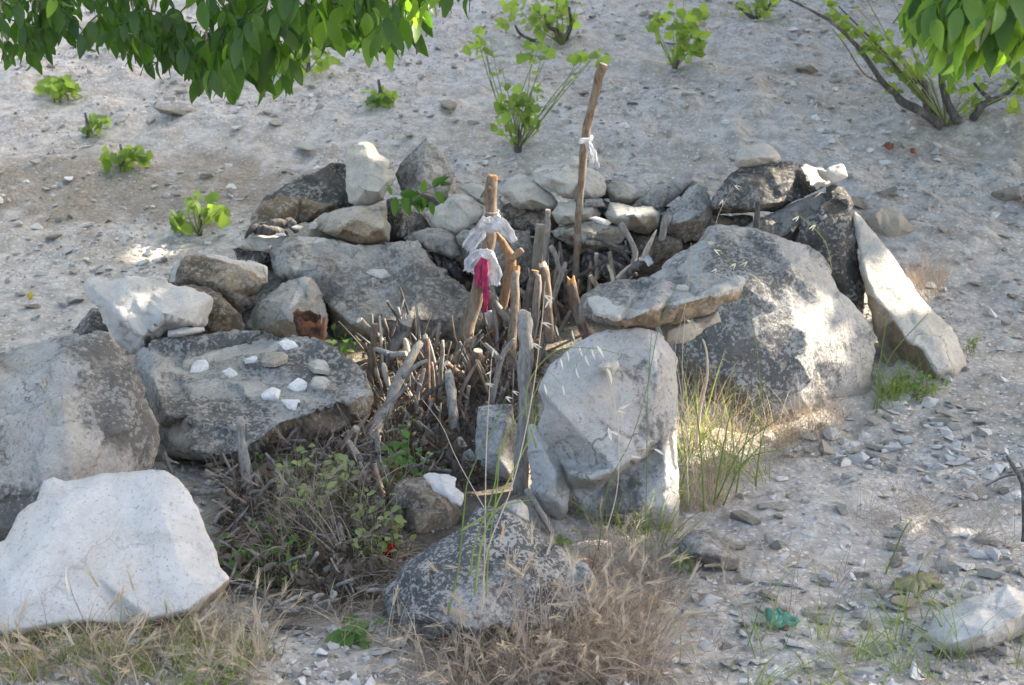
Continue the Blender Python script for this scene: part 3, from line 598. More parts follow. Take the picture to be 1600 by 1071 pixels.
rock('brown grey stone half buried in leaf litter, white flake leaning on it', 'brown', 3.56, [(604,790),(610,770),(628,750),(662,743),(690,760),(712,790),(726,805),(712,825),(680,850),(640,850),(612,820)], (), lean=.5, R=.05, T=.2, bulge=.1)
rock('white flat flake leaning on the half buried brown stone', 'white', 3.45, [(660,744),(668,739),(685,741),(702,741),(713,749),(712,761),(727,773),(726,784),(720,794),(705,787),(697,779),(678,766)], (), lean=.9, R=.008, T=.05, bulge=.012, amp=.004, chip=.004, jit=1.8, name='stone_flake', cat='stone')
rock('small pale stone behind the top of the round fronted boulder', 'chalk', 3.5, [(775,795),(790,782),(812,780),(824,790),(828,815),(800,822)], (), lean=.4, R=.03, T=.1, bulge=.05, name='stone', cat='stone')
rock('flat grey stone beside the path with a shadowed underside', 'grey', 3.34, [(1058,852),(1068,838),(1084,828),(1108,828),(1138,851),(1155,872),(1154,890),(1130,892),(1094,878),(1070,868)], [(1095,845,-.03),(1125,868,-.06),(1090,865,-.05)], lean=.8, R=.02, T=.15, earth=[[(1058,858),(1090,870),(1135,884),(1155,885),(1150,900),(1060,880)]])  # shade on the underside painted brown through the earth mask
rock('long smooth white stone at the path edge, grass blades over it', 'white', 2.88, [(1444,996),(1458,966),(1470,955),(1492,943),(1532,929),(1555,918),(1575,911),(1600,926),(1650,935),(1660,975),(1600,990),(1546,1022),(1482,1026),(1451,1020)], [(1480,975,-.05),(1530,950,-.05),(1580,930,-.03),(1600,955,-.08),(1540,990,-.1),(1490,1005,-.08),(1640,960,-.05)], lean=.6, R=.03, T=.2, amp=.006, chip=.007)
rock('squared white stone low in the barley grass under the leaning slab', 'white', 2.82, [(328,1062),(336,1040),(370,1032),(410,1034),(440,1030),(458,1040),(452,1064),(400,1072)], (), lean=.8, R=.03, T=.12, bulge=.05, name='stone', cat='stone')
rock('large pale stone cut by the picture edge, next to blue grey gravel', 'chalk', 2.76, [(440,1080),(455,1058),(490,1046),(520,1050),(545,1066),(560,1085),(500,1100)], (), lean=.8, R=.03, T=.12, bulge=.05, name='stone', cat='stone')
rock('white lump of stone below the round fronted boulder', 'white', 2.86, [(592,1038),(600,1020),(625,1011),(645,1018),(652,1035),(640,1050),(612,1052)], (), lean=.7, R=.03, T=.1, bulge=.06, name='stone', cat='stone')
rock('greenish white stone almost hidden by dry grass stems', 'chalk', 2.8, [(638,1058),(650,1034),(668,1030),(682,1042),(678,1064),(655,1070)], (), lean=.7, R=.03, T=.1, bulge=.05, name='stone', cat='stone')
rock('small pale stone beside the bottom twig', 'chalk', 2.92, [(558,1030),(565,1012),(590,1003),(598,1012),(585,1030)], (), lean=.7, R=.02, T=.08, bulge=.04, name='stone', cat='stone')
rock('pale bare stone on the slope behind the bright slanting slab', 'tan', 5.95, [(1345,345),(1355,328),(1380,322),(1405,330),(1425,350),(1440,380),(1400,395),(1365,370)], (), lean=.6, R=.05, T=.2, bulge=.08, name='stone', cat='stone')
rock('pale plate of stone glimpsed behind the rag tied stump', 'white', 4.98, [(752,492),(762,484),(778,486),(776,512),(764,515)], (), lean=.3, R=.01, T=.05, bulge=.015, amp=.003, chip=.003, name='stone_flake', cat='stone')
rock('pale shadowed stone supporting the tilted boulder from behind', 'tan', 5.62, [(430,372),(455,350),(490,346),(520,362),(536,385),(470,395)], (), lean=.5, R=.04, T=.2, bulge=.06, name='stone', cat='stone')

# small white stones set out on the flat topped boulder: each drawn from its own outline, laid on the boulder's skin
from mathutils.bvhtree import BVHTree
bpy.context.view_layer.update()
def skin(o):
    m = o.data; V = [o.matrix_world @ v_.co for v_ in m.vertices]
    return BVHTree.FromPolygons(V, [tuple(p.vertices) for p in m.polygons])
def on_skin(bv, px, py):
    d = rays([(px, py)])[0]; h = bv.ray_cast(Vector(CAM), Vector(d))
    return (np.array(h[0]), np.array(h[1])) if h[0] is not None else (None, None)
def chip_on(bv, cx, cy, wd, hg, label, mat, seed, th=.35, group='white stones set out on the flat topped boulder', rot=0., name='small_stone'):
    P, N = on_skin(bv, cx, cy + hg * .2)
    if P is None: return
    if N[2] < .2: N = np.array([0, -.3, .95])
    N = N / np.linalg.norm(N)
    r = np.random.default_rng(seed); Y = P[1]; s = Y / F
    k = 9; a = np.sort(r.uniform(0, 2 * math.pi, k) * .25 + np.arange(k) / k * 2 * math.pi)
    rad = r.uniform(.8, 1.08, k)
    ex = np.cross(N, [0, 1, 0]); ex = -ex / np.linalg.norm(ex); ex = ex if ex[0] > 0 else -ex; ey = np.cross(N, ex)
    fs = max(.35, abs(ey @ np.array([0, math.sin(math.radians(20)), math.cos(math.radians(20))])))
    hx, hy = wd * s / 2, hg * s / 2 / fs * .8
    ring = np.stack([np.cos(a + rot) * rad * hx, np.sin(a + rot) * rad * hy], 1)
    tz = th * min(hx, hy) * 2
    low = np.concatenate([ring * .92, np.full((k, 1), -.003)], 1); midr = np.concatenate([ring, (tz * r.uniform(.35, .6, k))[:, None]], 1)
    up = np.concatenate([ring * r.uniform(.55, .8, (k, 1)), (tz * r.uniform(.8, 1.1, k))[:, None]], 1); c = np.array([[ring[:, 0].mean(), ring[:, 1].mean(), tz * 1.05]]); cb = np.array([[0, 0, -.004]])
    L = np.concatenate([low, midr, up, c, cb]); V = P + L[:, :1] * ex + L[:, 1:2] * ey + L[:, 2:] * N
    Fc = []
    for i in range(k):
        j = (i + 1) % k
        for o_ in (0, k): Fc += [(o_ + i, o_ + j, o_ + k + j), (o_ + i, o_ + k + j, o_ + k + i)]
        Fc += [(2 * k + i, 2 * k + j, 3 * k), (j, i, 3 * k + 1)]
    if np.linalg.det(np.stack([ex, ey, N])) < 0: Fc = [f[::-1] for f in Fc]
    return solo(name, V, np.array(Fc), RM[mat], label, 'stone', group, base=P, smooth=False)
bvC = skin(ROCKS['broad flat topped boulder speckled grey and white, small white stones laid out on it'][0])
for i, (x0, x1, y0, y1, m_, lb) in enumerate([
    (297, 329, 557, 583, 'white', 'white chip on the flat topped boulder, first along its raised rear layer'),
    (347, 373, 571, 589, 'white', 'narrow white chip on the flat topped boulder, beside the bigger first chip'),
    (381, 404, 555, 570, 'white', 'little oval white chip near the middle of the flat topped boulder'),
    (408, 452, 549, 572, 'tan', 'greyish flat chip sunk into the middle of the flat topped boulder'),
    (433, 466, 523, 546, 'white', 'triangular white chip at the rear rim of the flat topped boulder'),
    (476, 519, 561, 585, 'chalk', 'wide pale chip at the far end of the flat topped boulder'),
    (448, 483, 585, 612, 'white', 'rounded white chip touching the two around it, upper of the close cluster'),
    (485, 517, 583, 608, 'chalk', 'pale chip half under the wide one on the flat topped boulder'),
    (409, 439, 601, 627, 'white', 'tall white chip nearest the speckled front edge of the flat topped boulder'),
    (440, 471, 612, 639, 'white', 'lowest white chip of the close cluster on the flat topped boulder')]):
    chip_on(bvC, (x0 + x1) / 2, (y0 + y1) / 2, (x1 - x0) * 1.12, (y1 - y0) * 1.15, lb, 'bright' if m_ == 'white' else m_, 300 + i, th=.27)
bvI = skin(ROCKS['big tilted grey boulder with a wide sloping face, tin and sticks before it'][0])
chip_on(bvI, 590, 427, 42, 20, 'single white stone lying on the sloping face of the tilted grey boulder', 'white', 321, group=None)
bvO = skin(ROCKS['thick flat ledge stone balanced on the standing slab, edge undercut'][0])
chip_on(bvO, 1066, 451, 26, 12, 'small pale stone lying on top of the flat ledge stone', 'chalk', 322, group=None)
chip_on(bvO, 1152, 440, 22, 18, 'pale round knob of stone at the far tip of the flat ledge stone', 'chalk', 323, group=None, th=.6)
for i, (px, py, wd, hg) in enumerate([(465, 356, 18, 16), (492, 352, 22, 20), (440, 367, 22, 9)]):
    P = at(px, py + hg / 2, 5.42 + .1 * (i < 2)); v_, f_ = TPL[i + 8]; s = wd * 5.4 / F / 1.7
    solo('small_stone', v_ * np.array([1, 1, .8 if i < 2 else .6]) * s / np.array([1, 1, .55]) * np.array([1, 1, hg / wd]) + P + [0, 0, hg * .5 * 5.4 / F], f_, RM['white'],
         ['small white stone beside the black twisted root', 'small white pointed stone behind the tilted grey boulder', 'small flat white stone on the pale flat stone'][i], 'stone', smooth=False)

# ------------------------------------------------------------------ loose stones one can count
STM = []
for k, (v_, f_) in enumerate(TPL):
    STM.append(mesh_np('loose_stone', v_ * np.array([1, 1, .8]), f_, RM['bright'] if k % 3 else RM['chalk'], smooth=False))
    STM.append(mesh_np('loose_stone', v_ * np.array([1, 1, .8]), f_, RM['chalk'] if k % 2 else RM['tan'], smooth=False))
def loose(px, py, wd, label, group, tone=None):
    P = hit(px, py); s = wd * P[1] / F / (1.35 if 'heap' in label else 1.6)
    o = link('loose_stone', STM[int(rng.integers(0, len(STM))) if tone is None else 2 * int(rng.integers(0, 16)) + tone])
    o.location = (P[0], P[1] + s * .5, gz(np.array([P[0]]), np.array([P[1] + s * .5]))[0] + s * .2)
    o.rotation_euler = (rng.normal(0, .2), rng.normal(0, .2), rng.uniform(0, 6.3)); o.scale = (s, s * rng.uniform(.75, 1), s * rng.uniform(.65, 1.0))
    o['_px'] = (px, py, wd); LOOSE.append(o); return tag(o, label, 'stone', group)
LOOSE = []
Z6 = lambda x0, x1, y0, y1: (1060 + (x0 + x1) / 2 / 2.963, 350 + y1 / 2.963, (x1 - x0) / 2.963)
for z in [(920,1000,805,860),(1015,1100,810,865),(1090,1145,815,850),(1130,1230,780,840),(1180,1250,835,875),(1250,1320,810,850),(1340,1410,820,875),(970,1025,855,885),(780,830,850,900),(770,815,890,945),(860,950,885,935),(825,910,935,980),(740,820,945,1020),(870,970,985,1040),(630,770,1000,1060),(550,615,1020,1060),(800,870,1015,1060),(1130,1170,930,955),(1220,1300,895,930),(1370,1440,905,945),(1270,1320,980,1020),(1480,1545,455,485),(1470,1520,560,600),(1555,1600,880,940),(1350,1435,250,280),(1010,1060,1035,1070),(900,970,1040,1090),(1290,1380,1030,1080),(1380,1450,1000,1040)]:
    loose(*Z6(*z), 'whitish flat stone heaped along the path at the foot of the huge lichened boulder', 'white stones heaped at the foot of the huge boulder', 0)
n = 0
while n < 44:
    px, py = rng.uniform(1210, 1570), rng.uniform(610, 750)
    if inpoly([(px, py)], [(1215,722),(1240,690),(1330,645),(1400,625),(1510,640),(1560,690),(1500,735),(1380,742),(1290,738)])[0]:
        loose(px, py, rng.uniform(14, 38), 'whitish heaped stone', 'white stones heaped at the foot of the huge boulder', 0); n += 1
Z9 = lambda x0, x1, y0, y1: (1060 + (x0 + x1) / 2 / 2.963, 710 + y1 / 2.963, (x1 - x0) / 2.963)
for z in [(250,340,165,215),(335,440,215,270),(430,500,255,310),(220,400,235,320),(775,820,50,85),(780,820,105,130),(450,555,645,740),(110,235,715,840),(350,400,745,790),(970,1080,715,770),(960,1150,660,715),(1180,1360,510,590),(1380,1550,500,610),(700,830,780,900),(480,600,850,930),(560,640,790,830),(770,860,630,690),(1010,1140,520,580),(1210,1275,475,515),(315,380,580,640),(860,960,560,630),(1030,1110,770,820),(180,260,855,900),(640,740,560,600),(1540,1600,540,580),(1080,1160,600,650),(590,660,900,950),(30,100,760,820),(860,1000,860,940),(1300,1420,960,1020)]:
    loose(*Z9(*z), 'pale flat stone lying loose among pebbles on the path', 'loose flat stones on the path', None)
n = 0
while n < 68:
    px, py = rng.uniform(1000, 1620), 1071 - 380 * rng.random() ** 1.3
    if inpoly([(px, py)], [(1010, 1080), (1040, 900), (1180, 730), (1250, 700), (1320, 640), (1500, 600), (1620, 560), (1620, 1080)])[0]:
        loose(px, py, 10 + 26 * rng.random() ** 1.7, 'small pale chip of limestone on the stony path', 'chips on the stony path'); n += 1
n = 0
while n < 60:
    px, py = rng.uniform(1060, 1600), rng.uniform(840, 1068)
    loose(px, py, rng.uniform(22, 52), 'pale flat stone', 'loose flat stones on the path'); n += 1
n = 0
while n < 38:
    px, py = rng.uniform(1370, 1620), rng.uniform(330, 600)
    if inpoly([(px, py)], [(1400, 330), (1620, 300), (1620, 600), (1510, 600), (1470, 470)])[0]:
        loose(px, py, 9 + 18 * rng.random() ** 2.5, 'small grey clod or stone on the slope beside the slanting slab', 'clods beside the slanting slab'); n += 1
n = 0
while n < 42:
    px, py = rng.uniform(0, 480), rng.uniform(290, 540)
    if inpoly([(px, py)], [(-20, 300), (380, 280), (360, 380), (260, 420), (120, 480), (0, 530)])[0]:
        loose(px, py, 9 + 20 * rng.random() ** 2.5, 'small weathered stone on the bare slope behind the craggy white block', 'stones on the bare slope'); n += 1
for px, py, wd in [(270, 190, 60), (45, 490, 34), (110, 480, 40), (700, 185, 40), (1265, 115, 40), (1340, 330, 46), (1310, 130, 30), (430, 205, 34), (480, 235, 50), (1580, 320, 60), (1390, 320, 50), (640, 220, 26), (712, 200, 16)]:
    loose(px, py, wd, 'rounded brownish clod of earth on the vineyard slope', 'earth clods on the vineyard slope', 1)
for px, py, wd, lb in [(991, 240, 24, 'small round white stone alone on the slope above the wall'), (30, 470, 20, 'pale stone near the orange speck on the bare slope')]:
    loose(px, py, wd, lb, None, 0)

LAND = [('the long smooth white stone', 1540, 980), ('the blue green plastic scrap', 1220, 970), ('the crumpled olive leaf', 1430, 920), ('the shadowed flat stone', 1110, 860), ('the tall fresh grass', 1110, 730), ('the huge lichened boulder', 1240, 640), ('the slanting slab', 1470, 590), ('the dark crooked twig', 1590, 770), ('the dead grass tangle', 960, 990), ('the dry stalk tangle', 1450, 820), ('the reddish dry stalks', 1430, 450),
        ('the craggy white block', 230, 490), ('the dark brown angular stone', 340, 440), ('the bright young vine', 310, 330), ('the orange leaf', 47, 468), ('the weathered grey boulder', 80, 570), ('the long brown faced boulder', 450, 310), ('the pale bare stone', 1390, 360), ('the young vine in the brown patch', 195, 250), ('the grey dead branch', 1210, 915), ('the white stones heap', 1300, 690)]
def whereis(px, py):
    nm, x_, y_ = min(LAND, key=lambda l: math.hypot(px - l[1], (py - l[2]) * 1.3)); dx, dy = px - x_, (py - y_) * 1.3
    d = math.hypot(dx, dy); far = 'just' if d < 45 else ('' if d < 110 else 'well')
    rel = ('right of' if dx > 0 else 'left of') if abs(dx) > abs(dy) * 1.8 else (('below' if dy > 0 else 'above') if abs(dy) > abs(dx) * 1.8 else ('below and ' if dy > 0 else 'above and ') + ('right of' if dx > 0 else 'left of'))
    return f'{far} {rel} {nm}'.strip()
for o in LOOSE:
    if not o.get('group'): del o['_px']; continue
    px, py, wd = o['_px']; del o['_px']
    sz_ = 'tiny' if wd < 13 else ('small' if wd < 20 else ('middling' if wd < 30 else 'large'))
    kd = {'white stones heaped at the foot of the huge boulder': 'whitish heaped stone', 'loose flat stones on the path': 'pale flat stone', 'chips on the stony path': 'pale chip', 'clods beside the slanting slab': 'grey clod', 'stones on the bare slope': 'weathered stone', 'earth clods on the vineyard slope': 'rounded clod'}[o['group']]
    o['label'] = f'{sz_} {kd} {whereis(px, py)}'
# ------------------------------------------------------------------ trees, vines
def leaf_mat(name, c1, c2, tr, f=.45, rough=.45):
    t = NT(name); v = t.coords(); oi = t.n('ShaderNodeObjectInfo')
    n = t.noise(v, 30, 3, .6)
    c = t.mix(oi.outputs['Random'], c1, c2); c = t.mix(t.math('MULTIPLY', t.step(n, .45, .7), .4), c, tuple(x * .6 for x in c1))
    tc = t.mix(oi.outputs['Random'], tr, tuple(min(1, x * 1.4) for x in tr))
    return t.finish(c, rough, t.bump(n, .2, .002), .35, (f, tc))
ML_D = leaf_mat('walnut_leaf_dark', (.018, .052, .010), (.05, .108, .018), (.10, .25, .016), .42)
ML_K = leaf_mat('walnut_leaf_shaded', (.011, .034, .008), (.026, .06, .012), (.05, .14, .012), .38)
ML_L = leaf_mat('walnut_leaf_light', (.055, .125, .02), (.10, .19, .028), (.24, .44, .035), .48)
ML_V = leaf_mat('vine_leaf', (.055, .125, .03), (.165, .235, .06), (.36, .52, .07), .45, .55)
ML_W = leaf_mat('weed_leaf', (.06, .13, .025), (.12, .2, .05), (.22, .42, .06), .4, .6)
ML_Y = leaf_mat('yellow_green_weed_leaf', (.20, .25, .08), (.30, .34, .13), (.35, .42, .12), .35, .7)
def bark_mat(name, a, b, sc=1.0, cracks=.5):
    t = NT(name); tc = t.coords(True)
    mp = t.n('ShaderNodeMapping'); mp.inputs['Scale'].default_value = (1, 1, .22); t.l(tc, mp.inputs[0]); v = mp.outputs[0]
    n = t.noise(v, 90 * sc, 6, .7, .4); n2 = t.noise(tc, 14, 4, .6)
    c = t.mix(t.step(n, .35, .65), a, b); c = t.mix(t.math('MULTIPLY', t.step(n2, .5, .68), .5), c, (.30, .29, .25))
    c = t.mix(t.math('MULTIPLY', t.step(n, .42, .3), cracks), c, tuple(x * .3 for x in a))
    return t.finish(c, .9, t.bump(n, .7, .004), .15)
BK = dict(grey=bark_mat('grey_bark', (.16, .145, .125), (.30, .28, .25)), brown=bark_mat('brown_bark', (.13, .09, .06), (.26, .20, .145)),
          red=bark_mat('red_brown_bark', (.105, .07, .053), (.20, .145, .112)), dark=bark_mat('dark_bark', (.05, .045, .04), (.12, .11, .10)),
          pale=bark_mat('pale_bare_wood', (.30, .25, .19), (.47, .42, .34), cracks=.25), orange=bark_mat('orange_inner_bark', (.16, .095, .055), (.28, .18, .11)),
          lichen=bark_mat('lichen_covered_bark', (.17, .16, .135), (.34, .33, .29)), olive=bark_mat('olive_grey_bark', (.17, .155, .11), (.25, .23, .17)))
def flat_mat(name, a, b, sc=60, rough=.9):
    t = NT(name); v = t.coords(); n = t.noise(v, sc, 4, .7); return t.finish(t.mix(t.step(n, .3, .7), a, b), rough, t.bump(n, .3, .003), .15)
CUT = dict(orange=flat_mat('orange_cut_wood', (.33, .15, .06), (.50, .28, .13), 120), pale=flat_mat('pale_cut_wood', (.50, .42, .31), (.68, .60, .48), 120), grey=flat_mat('grey_cut_wood', (.25, .22, .18), (.40, .36, .30), 120))

def catmull(P, n):
    P = np.asarray(P, float)
    if len(P) < 3: return P[0] + (P[-1] - P[0]) * np.linspace(0, 1, n)[:, None]
    Q = np.concatenate([[2 * P[0] - P[1]], P, [2 * P[-1] - P[-2]]]); o = []
    for u in np.linspace(0, len(P) - 1 - 1e-6, n):
        i = int(u); f = u - i; a, b, c, d = Q[i:i + 4]
        o.append(.5 * (2 * b + (c - a) * f + (2 * a - 5 * b + 4 * c - d) * f ** 2 + (3 * b - a - 3 * c + d) * f ** 3))
    return np.array(o)
def tube(P, R, n=8, rough=.0, seed=0, cap=True):
    P = np.asarray(P, float); R = np.broadcast_to(np.asarray(R, float), (len(P),)).copy(); m = len(P)
    T = np.gradient(P, axis=0); T /= np.maximum(np.linalg.norm(T, axis=1, keepdims=True), 1e-9)
    u = np.cross(T[0], [0.3, .9, .2]); u /= np.linalg.norm(u); V = []
    a = np.arange(n) / n * 2 * math.pi
    for i in range(m):
        u = u - T[i] * (u @ T[i]); u /= max(np.linalg.norm(u), 1e-9); w_ = np.cross(T[i], u)
        V.append(P[i] + R[i] * (np.cos(a)[:, None] * u + np.sin(a)[:, None] * w_))
    V = np.concatenate(V)
    if rough:
        ctr = np.repeat(P, n, 0); dv = V - ctr; k = 1 + rough * (fbm(ctr * 22 + dv / np.maximum(np.linalg.norm(dv, axis=1, keepdims=True), 1e-9) * .9, 3, seed) * 1.6)
        V = ctr + dv * k[:, None]
    i, j = np.meshgrid(np.arange(m - 1), np.arange(n), indexing='ij'); i = i.ravel(); j = j.ravel(); j2 = (j + 1) % n
    F4 = np.stack([i * n + j, i * n + j2, (i + 1) * n + j2, (i + 1) * n + j], 1)
    F3 = np.concatenate([F4[:, [0, 1, 2]], F4[:, [0, 2, 3]]])
    if cap:
        k = len(V); V = np.concatenate([V, P[:1], P[-1:]]); jj = np.arange(n)
        F3 = np.concatenate([F3, np.stack([np.full(n, k), (jj + 1) % n, jj], 1), np.stack([np.full(n, k + 1), (m - 1) * n + jj, (m - 1) * n + (jj + 1) % n], 1)])
    return V, F3
def join(parts):
    Vs, Fs, o = [], [], 0
    for v_, f_ in parts: Vs.append(v_); Fs.append(np.asarray(f_) + o); o += len(v_)
    return np.concatenate(Vs), np.concatenate(Fs)

def leaf_shape(wd=.4, fold=.10, droop=.25, twist=0, st=(0, .06, .2, .4, .6, .8, .93, 1.0)):
    V, Fc = [], []
    for y_ in st:
        h = wd / 2 * (math.sin(math.pi * min(1, y_ ** .85)) ** .8 if 0 < y_ < 1 else .0) + .004
        z_ = -droop * y_ ** 2; tw = twist * y_
        for sx in (-1, 0, 1):
            xx = sx * h; zz = z_ + (abs(sx) * fold * h / (wd / 2) if sx else 0)
            V.append((xx * math.cos(tw), y_ * (1 - .25 * droop * y_), zz + xx * math.sin(tw)))
    for k in range(len(st) - 1):
        for c in (0, 1): a = k * 3 + c; Fc.append((a, a + 1, a + 4, a + 3))
    return np.array(V), np.array(Fc)
def vine_shape(seed):
    r = np.random.default_rng(seed); ang = np.radians([-150, -128, -105, -80, -62, -40, -22, 0, 22, 40, 62, 80, 105, 128, 150]) ; rad = np.array([.42, .60, .50, .78, .62, .66, .74, 1.0, .74, .66, .62, .78, .5, .6, .42]) * r.uniform(.9, 1.1, 15) * .62
    V = [(0, .0, 0), (0, .3, .05)] + [(rd * math.sin(a), .28 + rd * math.cos(a), -.25 * rd ** 2 + r.normal(0, .02)) for a, rd in zip(ang, rad)]
    Fc = [(1, 2 + i + 1, 2 + i) for i in range(14)] + [(0, 1, 2), (0, 16, 1)]
    return np.array(V), np.array(Fc)
LEAFM = {}
for nm, m_ in (('D', ML_D), ('L', ML_L), ('K', ML_K)):
    LEAFM[nm] = [mesh_np('leaf', *leaf_shape(wd, fo, dr, tw), m_) for wd, fo, dr, tw in ((.42, .06, .25, .2), (.46, .10, .45, -.3), (.38, .03, .12, .5), (.44, .12, .6, .1), (.40, .08, .3, -.6))]
LEAFM['V'] = [mesh_np('leaf', *vine_shape(k), ML_V) for k in range(5)]
LEAFM['W'] = [mesh_np('leaf', *leaf_shape(wd, .08, dr), ML_W) for wd, dr in ((.6, .2), (.7, .4), (.5, .1))]
LEAFM['Y'] = [mesh_np('leaf', *leaf_shape(wd, .08, dr), ML_Y) for wd, dr in ((.6, .2), (.75, .4), (.5, .1))]
def basis(pos, d, nrm, s):
    d = np.asarray(d, float); d = d / np.linalg.norm(d); nrm = np.asarray(nrm, float); x = np.cross(d, nrm)
    if np.linalg.norm(x) < 1e-6: x = np.array([1., 0, 0])
    x /= np.linalg.norm(x); z = np.cross(x, d)
    M = np.eye(4); M[:3, 0] = x * s; M[:3, 1] = d * s; M[:3, 2] = z * s; M[:3, 3] = pos; return M
def put_leaf(parent, kind, M, name='leaf'):
    ms = LEAFM[kind]; o = bpy.data.objects.new(name, ms[int(rng.integers(0, len(ms)))]); C.objects.link(o); o.parent = parent
    A = M.copy(); A[:3, 3] -= np.array(parent.location); o.matrix_local = Matrix(A.tolist()); return o
def leaves_mesh(kind, Ms):
    parts = []
    for M in Ms:
        m = LEAFM[kind][int(rng.integers(0, len(LEAFM[kind])))]; n = len(m.vertices); v_ = np.empty(n * 3, np.float32); m.vertices.foreach_get('co', v_)
        f_ = np.array([tuple(p.vertices) for p in m.polygons]); parts.append((v_.reshape(-1, 3) @ M[:3, :3].T + M[:3, 3], f_))
    return join(parts)
def runit(n=None):
    v_ = rng.normal(size=3 if n is None else (n, 3)); return v_ / np.linalg.norm(v_, axis=-1, keepdims=True)
def compound(base, d, L, n):
    """one compound leaf: a rachis and its leaflets"""
    d = np.asarray(d, float); d /= np.linalg.norm(d); P = [base]; c = d.copy()
    for k in range(6): c = c + np.array([0, 0, -.16]); c /= np.linalg.norm(c); P.append(P[-1] + c * L * 1.9 / 6)
    P = np.array(P); out_ = []; side = np.cross(c, [0, 0, 1.]); 
    if np.linalg.norm(side) < .1: side = runit()
    side /= np.linalg.norm(side)
    for k in range(n):
        if k == 0: q = P[-1]; dd = c + runit() * .25
        else:
            q = P[max(1, 6 - 2 * ((k + 1) // 2))] ; sg = 1 if k % 2 else -1
            dd = c * .55 + side * sg * .75 + np.array([0, 0, -.75]) + runit() * .25
        nn = np.array([0, -.35, .9]) + runit() * .55
        out_.append(basis(q, dd, nn, L * rng.uniform(.75, 1.15)))
    return P, out_

# sunlit spots of the photograph: gaps in the crowns let the sun through to them (pixel, distance, radius)
SPOTS = [(1240,402,4.45,.07),(1275,425,4.5,.08),(1262,465,4.45,.07),(1300,470,4.5,.06),(1225,385,4.5,.05),(1290,510,4.5,.06),(1310,545,4.5,.05),(1180,372,4.5,.05),
         (1350,370,5.2,.07),(1365,410,5.15,.08),(1395,450,5.1,.08),(1345,345,5.3,.06),
         (1272,280,5.5,.07),(1300,268,5.4,.06),(1320,300,5.5,.05),
         (690,430,5.0,.035),(655,490,4.95,.045),(680,475,4.95,.04),(690,505,4.95,.03),(650,440,5.05,.025),(480,372,5.3,.03),(410,374,5.5,.04),(475,445,4.85,.03),
         (105,545,3.6,.03),(150,535,3.65,.03),(240,450,4.55,.02),
         (1110,435,4.15,.03),(1140,448,4.05,.03),(935,352,5.4,.03),(840,430,4.9,.02),(1026,370,5.2,.02),(890,450,4.95,.02),(812,500,4.45,.02),(765,300,4.9,.03),(930,200,5.2,.03),
         (320,320,6.0,.05),
         (1570,50,3.1,.05),(1500,60,3.1,.04),(650,60,3.9,.12),(560,60,3.9,.06),(700,20,4.0,.12),(1430,420,5.5,.08),(1010,410,5.2,.02),
         (662,545,4.5,.03),(705,590,4.35,.03),(742,555,4.55,.03),(800,470,4.9,.03),(852,425,4.95,.03),(898,450,4.95,.03),(816,520,3.95,.03),(775,470,4.95,.03),(640,540,4.65,.03),(725,510,4.85,.03),(1150,640,3.7,.06),(1100,700,3.6,.05)]
for i_, r_ in ((0,.07),(1,.08),(2,.07),(3,.07),(4,.05),(5,.06),(6,.03),(8,.05),(9,.05),(10,.03)): SPOTS[i_] = SPOTS[i_][:3] + (SPOTS[i_][3] + r_,)
SPP = np.array([at(a, b, c) for a, b, c, d in SPOTS]); SPR = np.array([d for a, b, c, d in SPOTS])
def thin_for_sun(Cn, pad):
    k = np.ones(len(Cn), bool)
    for P, r_ in zip(SPP, SPR):
        v_ = Cn - P; t_ = v_ @ S; perp = np.linalg.norm(v_ - t_[:, None] * S, axis=1)
        k &= ~((t_ > 0) & (perp < r_ + pad * rng.uniform(.8, 1.1, len(Cn))))
    return k
def crown_leaves(cen, rad, n, size):
    u = runit(n) * (rng.random(n) ** .42)[:, None]; P = np.asarray(cen) + u * np.asarray(rad)
    d = fbm(P * .9, 3, 91); P = P[d > -.22]
    pj = project(P); up = ~((pj[:, 2] > .2) & (pj[:, 0] > -90) & (pj[:, 0] < 1690) & (pj[:, 1] > -45)); P = P[up]
    P = P[thin_for_sun(P, size * .30)]
    n = len(P); a = runit(n); a[:, 2] = -abs(a[:, 2]) * .6; a /= np.linalg.norm(a, axis=1, keepdims=True); b = np.cross(a, runit(n)); b /= np.linalg.norm(b, axis=1, keepdims=True)
    s = size * rng.uniform(.7, 1.2, (n, 1))
    V = np.stack([P - a * s * .5, P + b * s * .27, P + a * s * .5, P - b * s * .27], 1).reshape(-1, 3)
    return V, np.arange(n * 4).reshape(-1, 4)
def tree(label, foot, trunk_r, crowns, n, size, seed):
    x_, y_ = foot; z_ = float(gz(np.array([x_]), np.array([y_]))[0]); base = np.array([x_, y_, z_ - .05])
    root = empty('walnut_tree', base, label, 'tree', None)
    c0 = np.mean([c for c, r_ in crowns], 0); fork = base + (c0 - base) * np.array([.35, .35, .38])
    part('trunk', *tube(catmull([base, base + (fork - base) * .5 + [.05, .03, .05], fork], 14), np.linspace(trunk_r * 1.25, trunk_r * .85, 14), 12, .12, seed), BK['grey'], root)
    for c, r_ in crowns:
        for k in range(4):
            e_ = np.array(c) + runit() * np.array(r_) * .65; mid = (fork + e_) / 2 + [0, 0, .3]
            part('limb', *tube(catmull([fork, mid, e_], 12), np.linspace(trunk_r * .6, .012, 12), 8, .1, seed + k), BK['grey'], root)
    v_, f_ = join([crown_leaves(c, r_, n, size) for c, r_ in crowns])
    part('crown', v_, f_, ML_D, root, kind='stuff', smooth=False)
    return root
TL = tree('leafy walnut tree whose low branches hang over the weathered grey boulder and bare slope', (-3.9, 3.3), .14, [((-3.0, 4.6, 4.4), (2.6, 3.0, 2.0))], 8000, .24, 1)
TR = tree('walnut tree with bright yellow green leaves hanging near the large gnarled vine', (3.9, 4.3), .15, [((3.5, 4.9, 4.3), (2.8, 2.9, 2.3))], 9500, .26, 2)
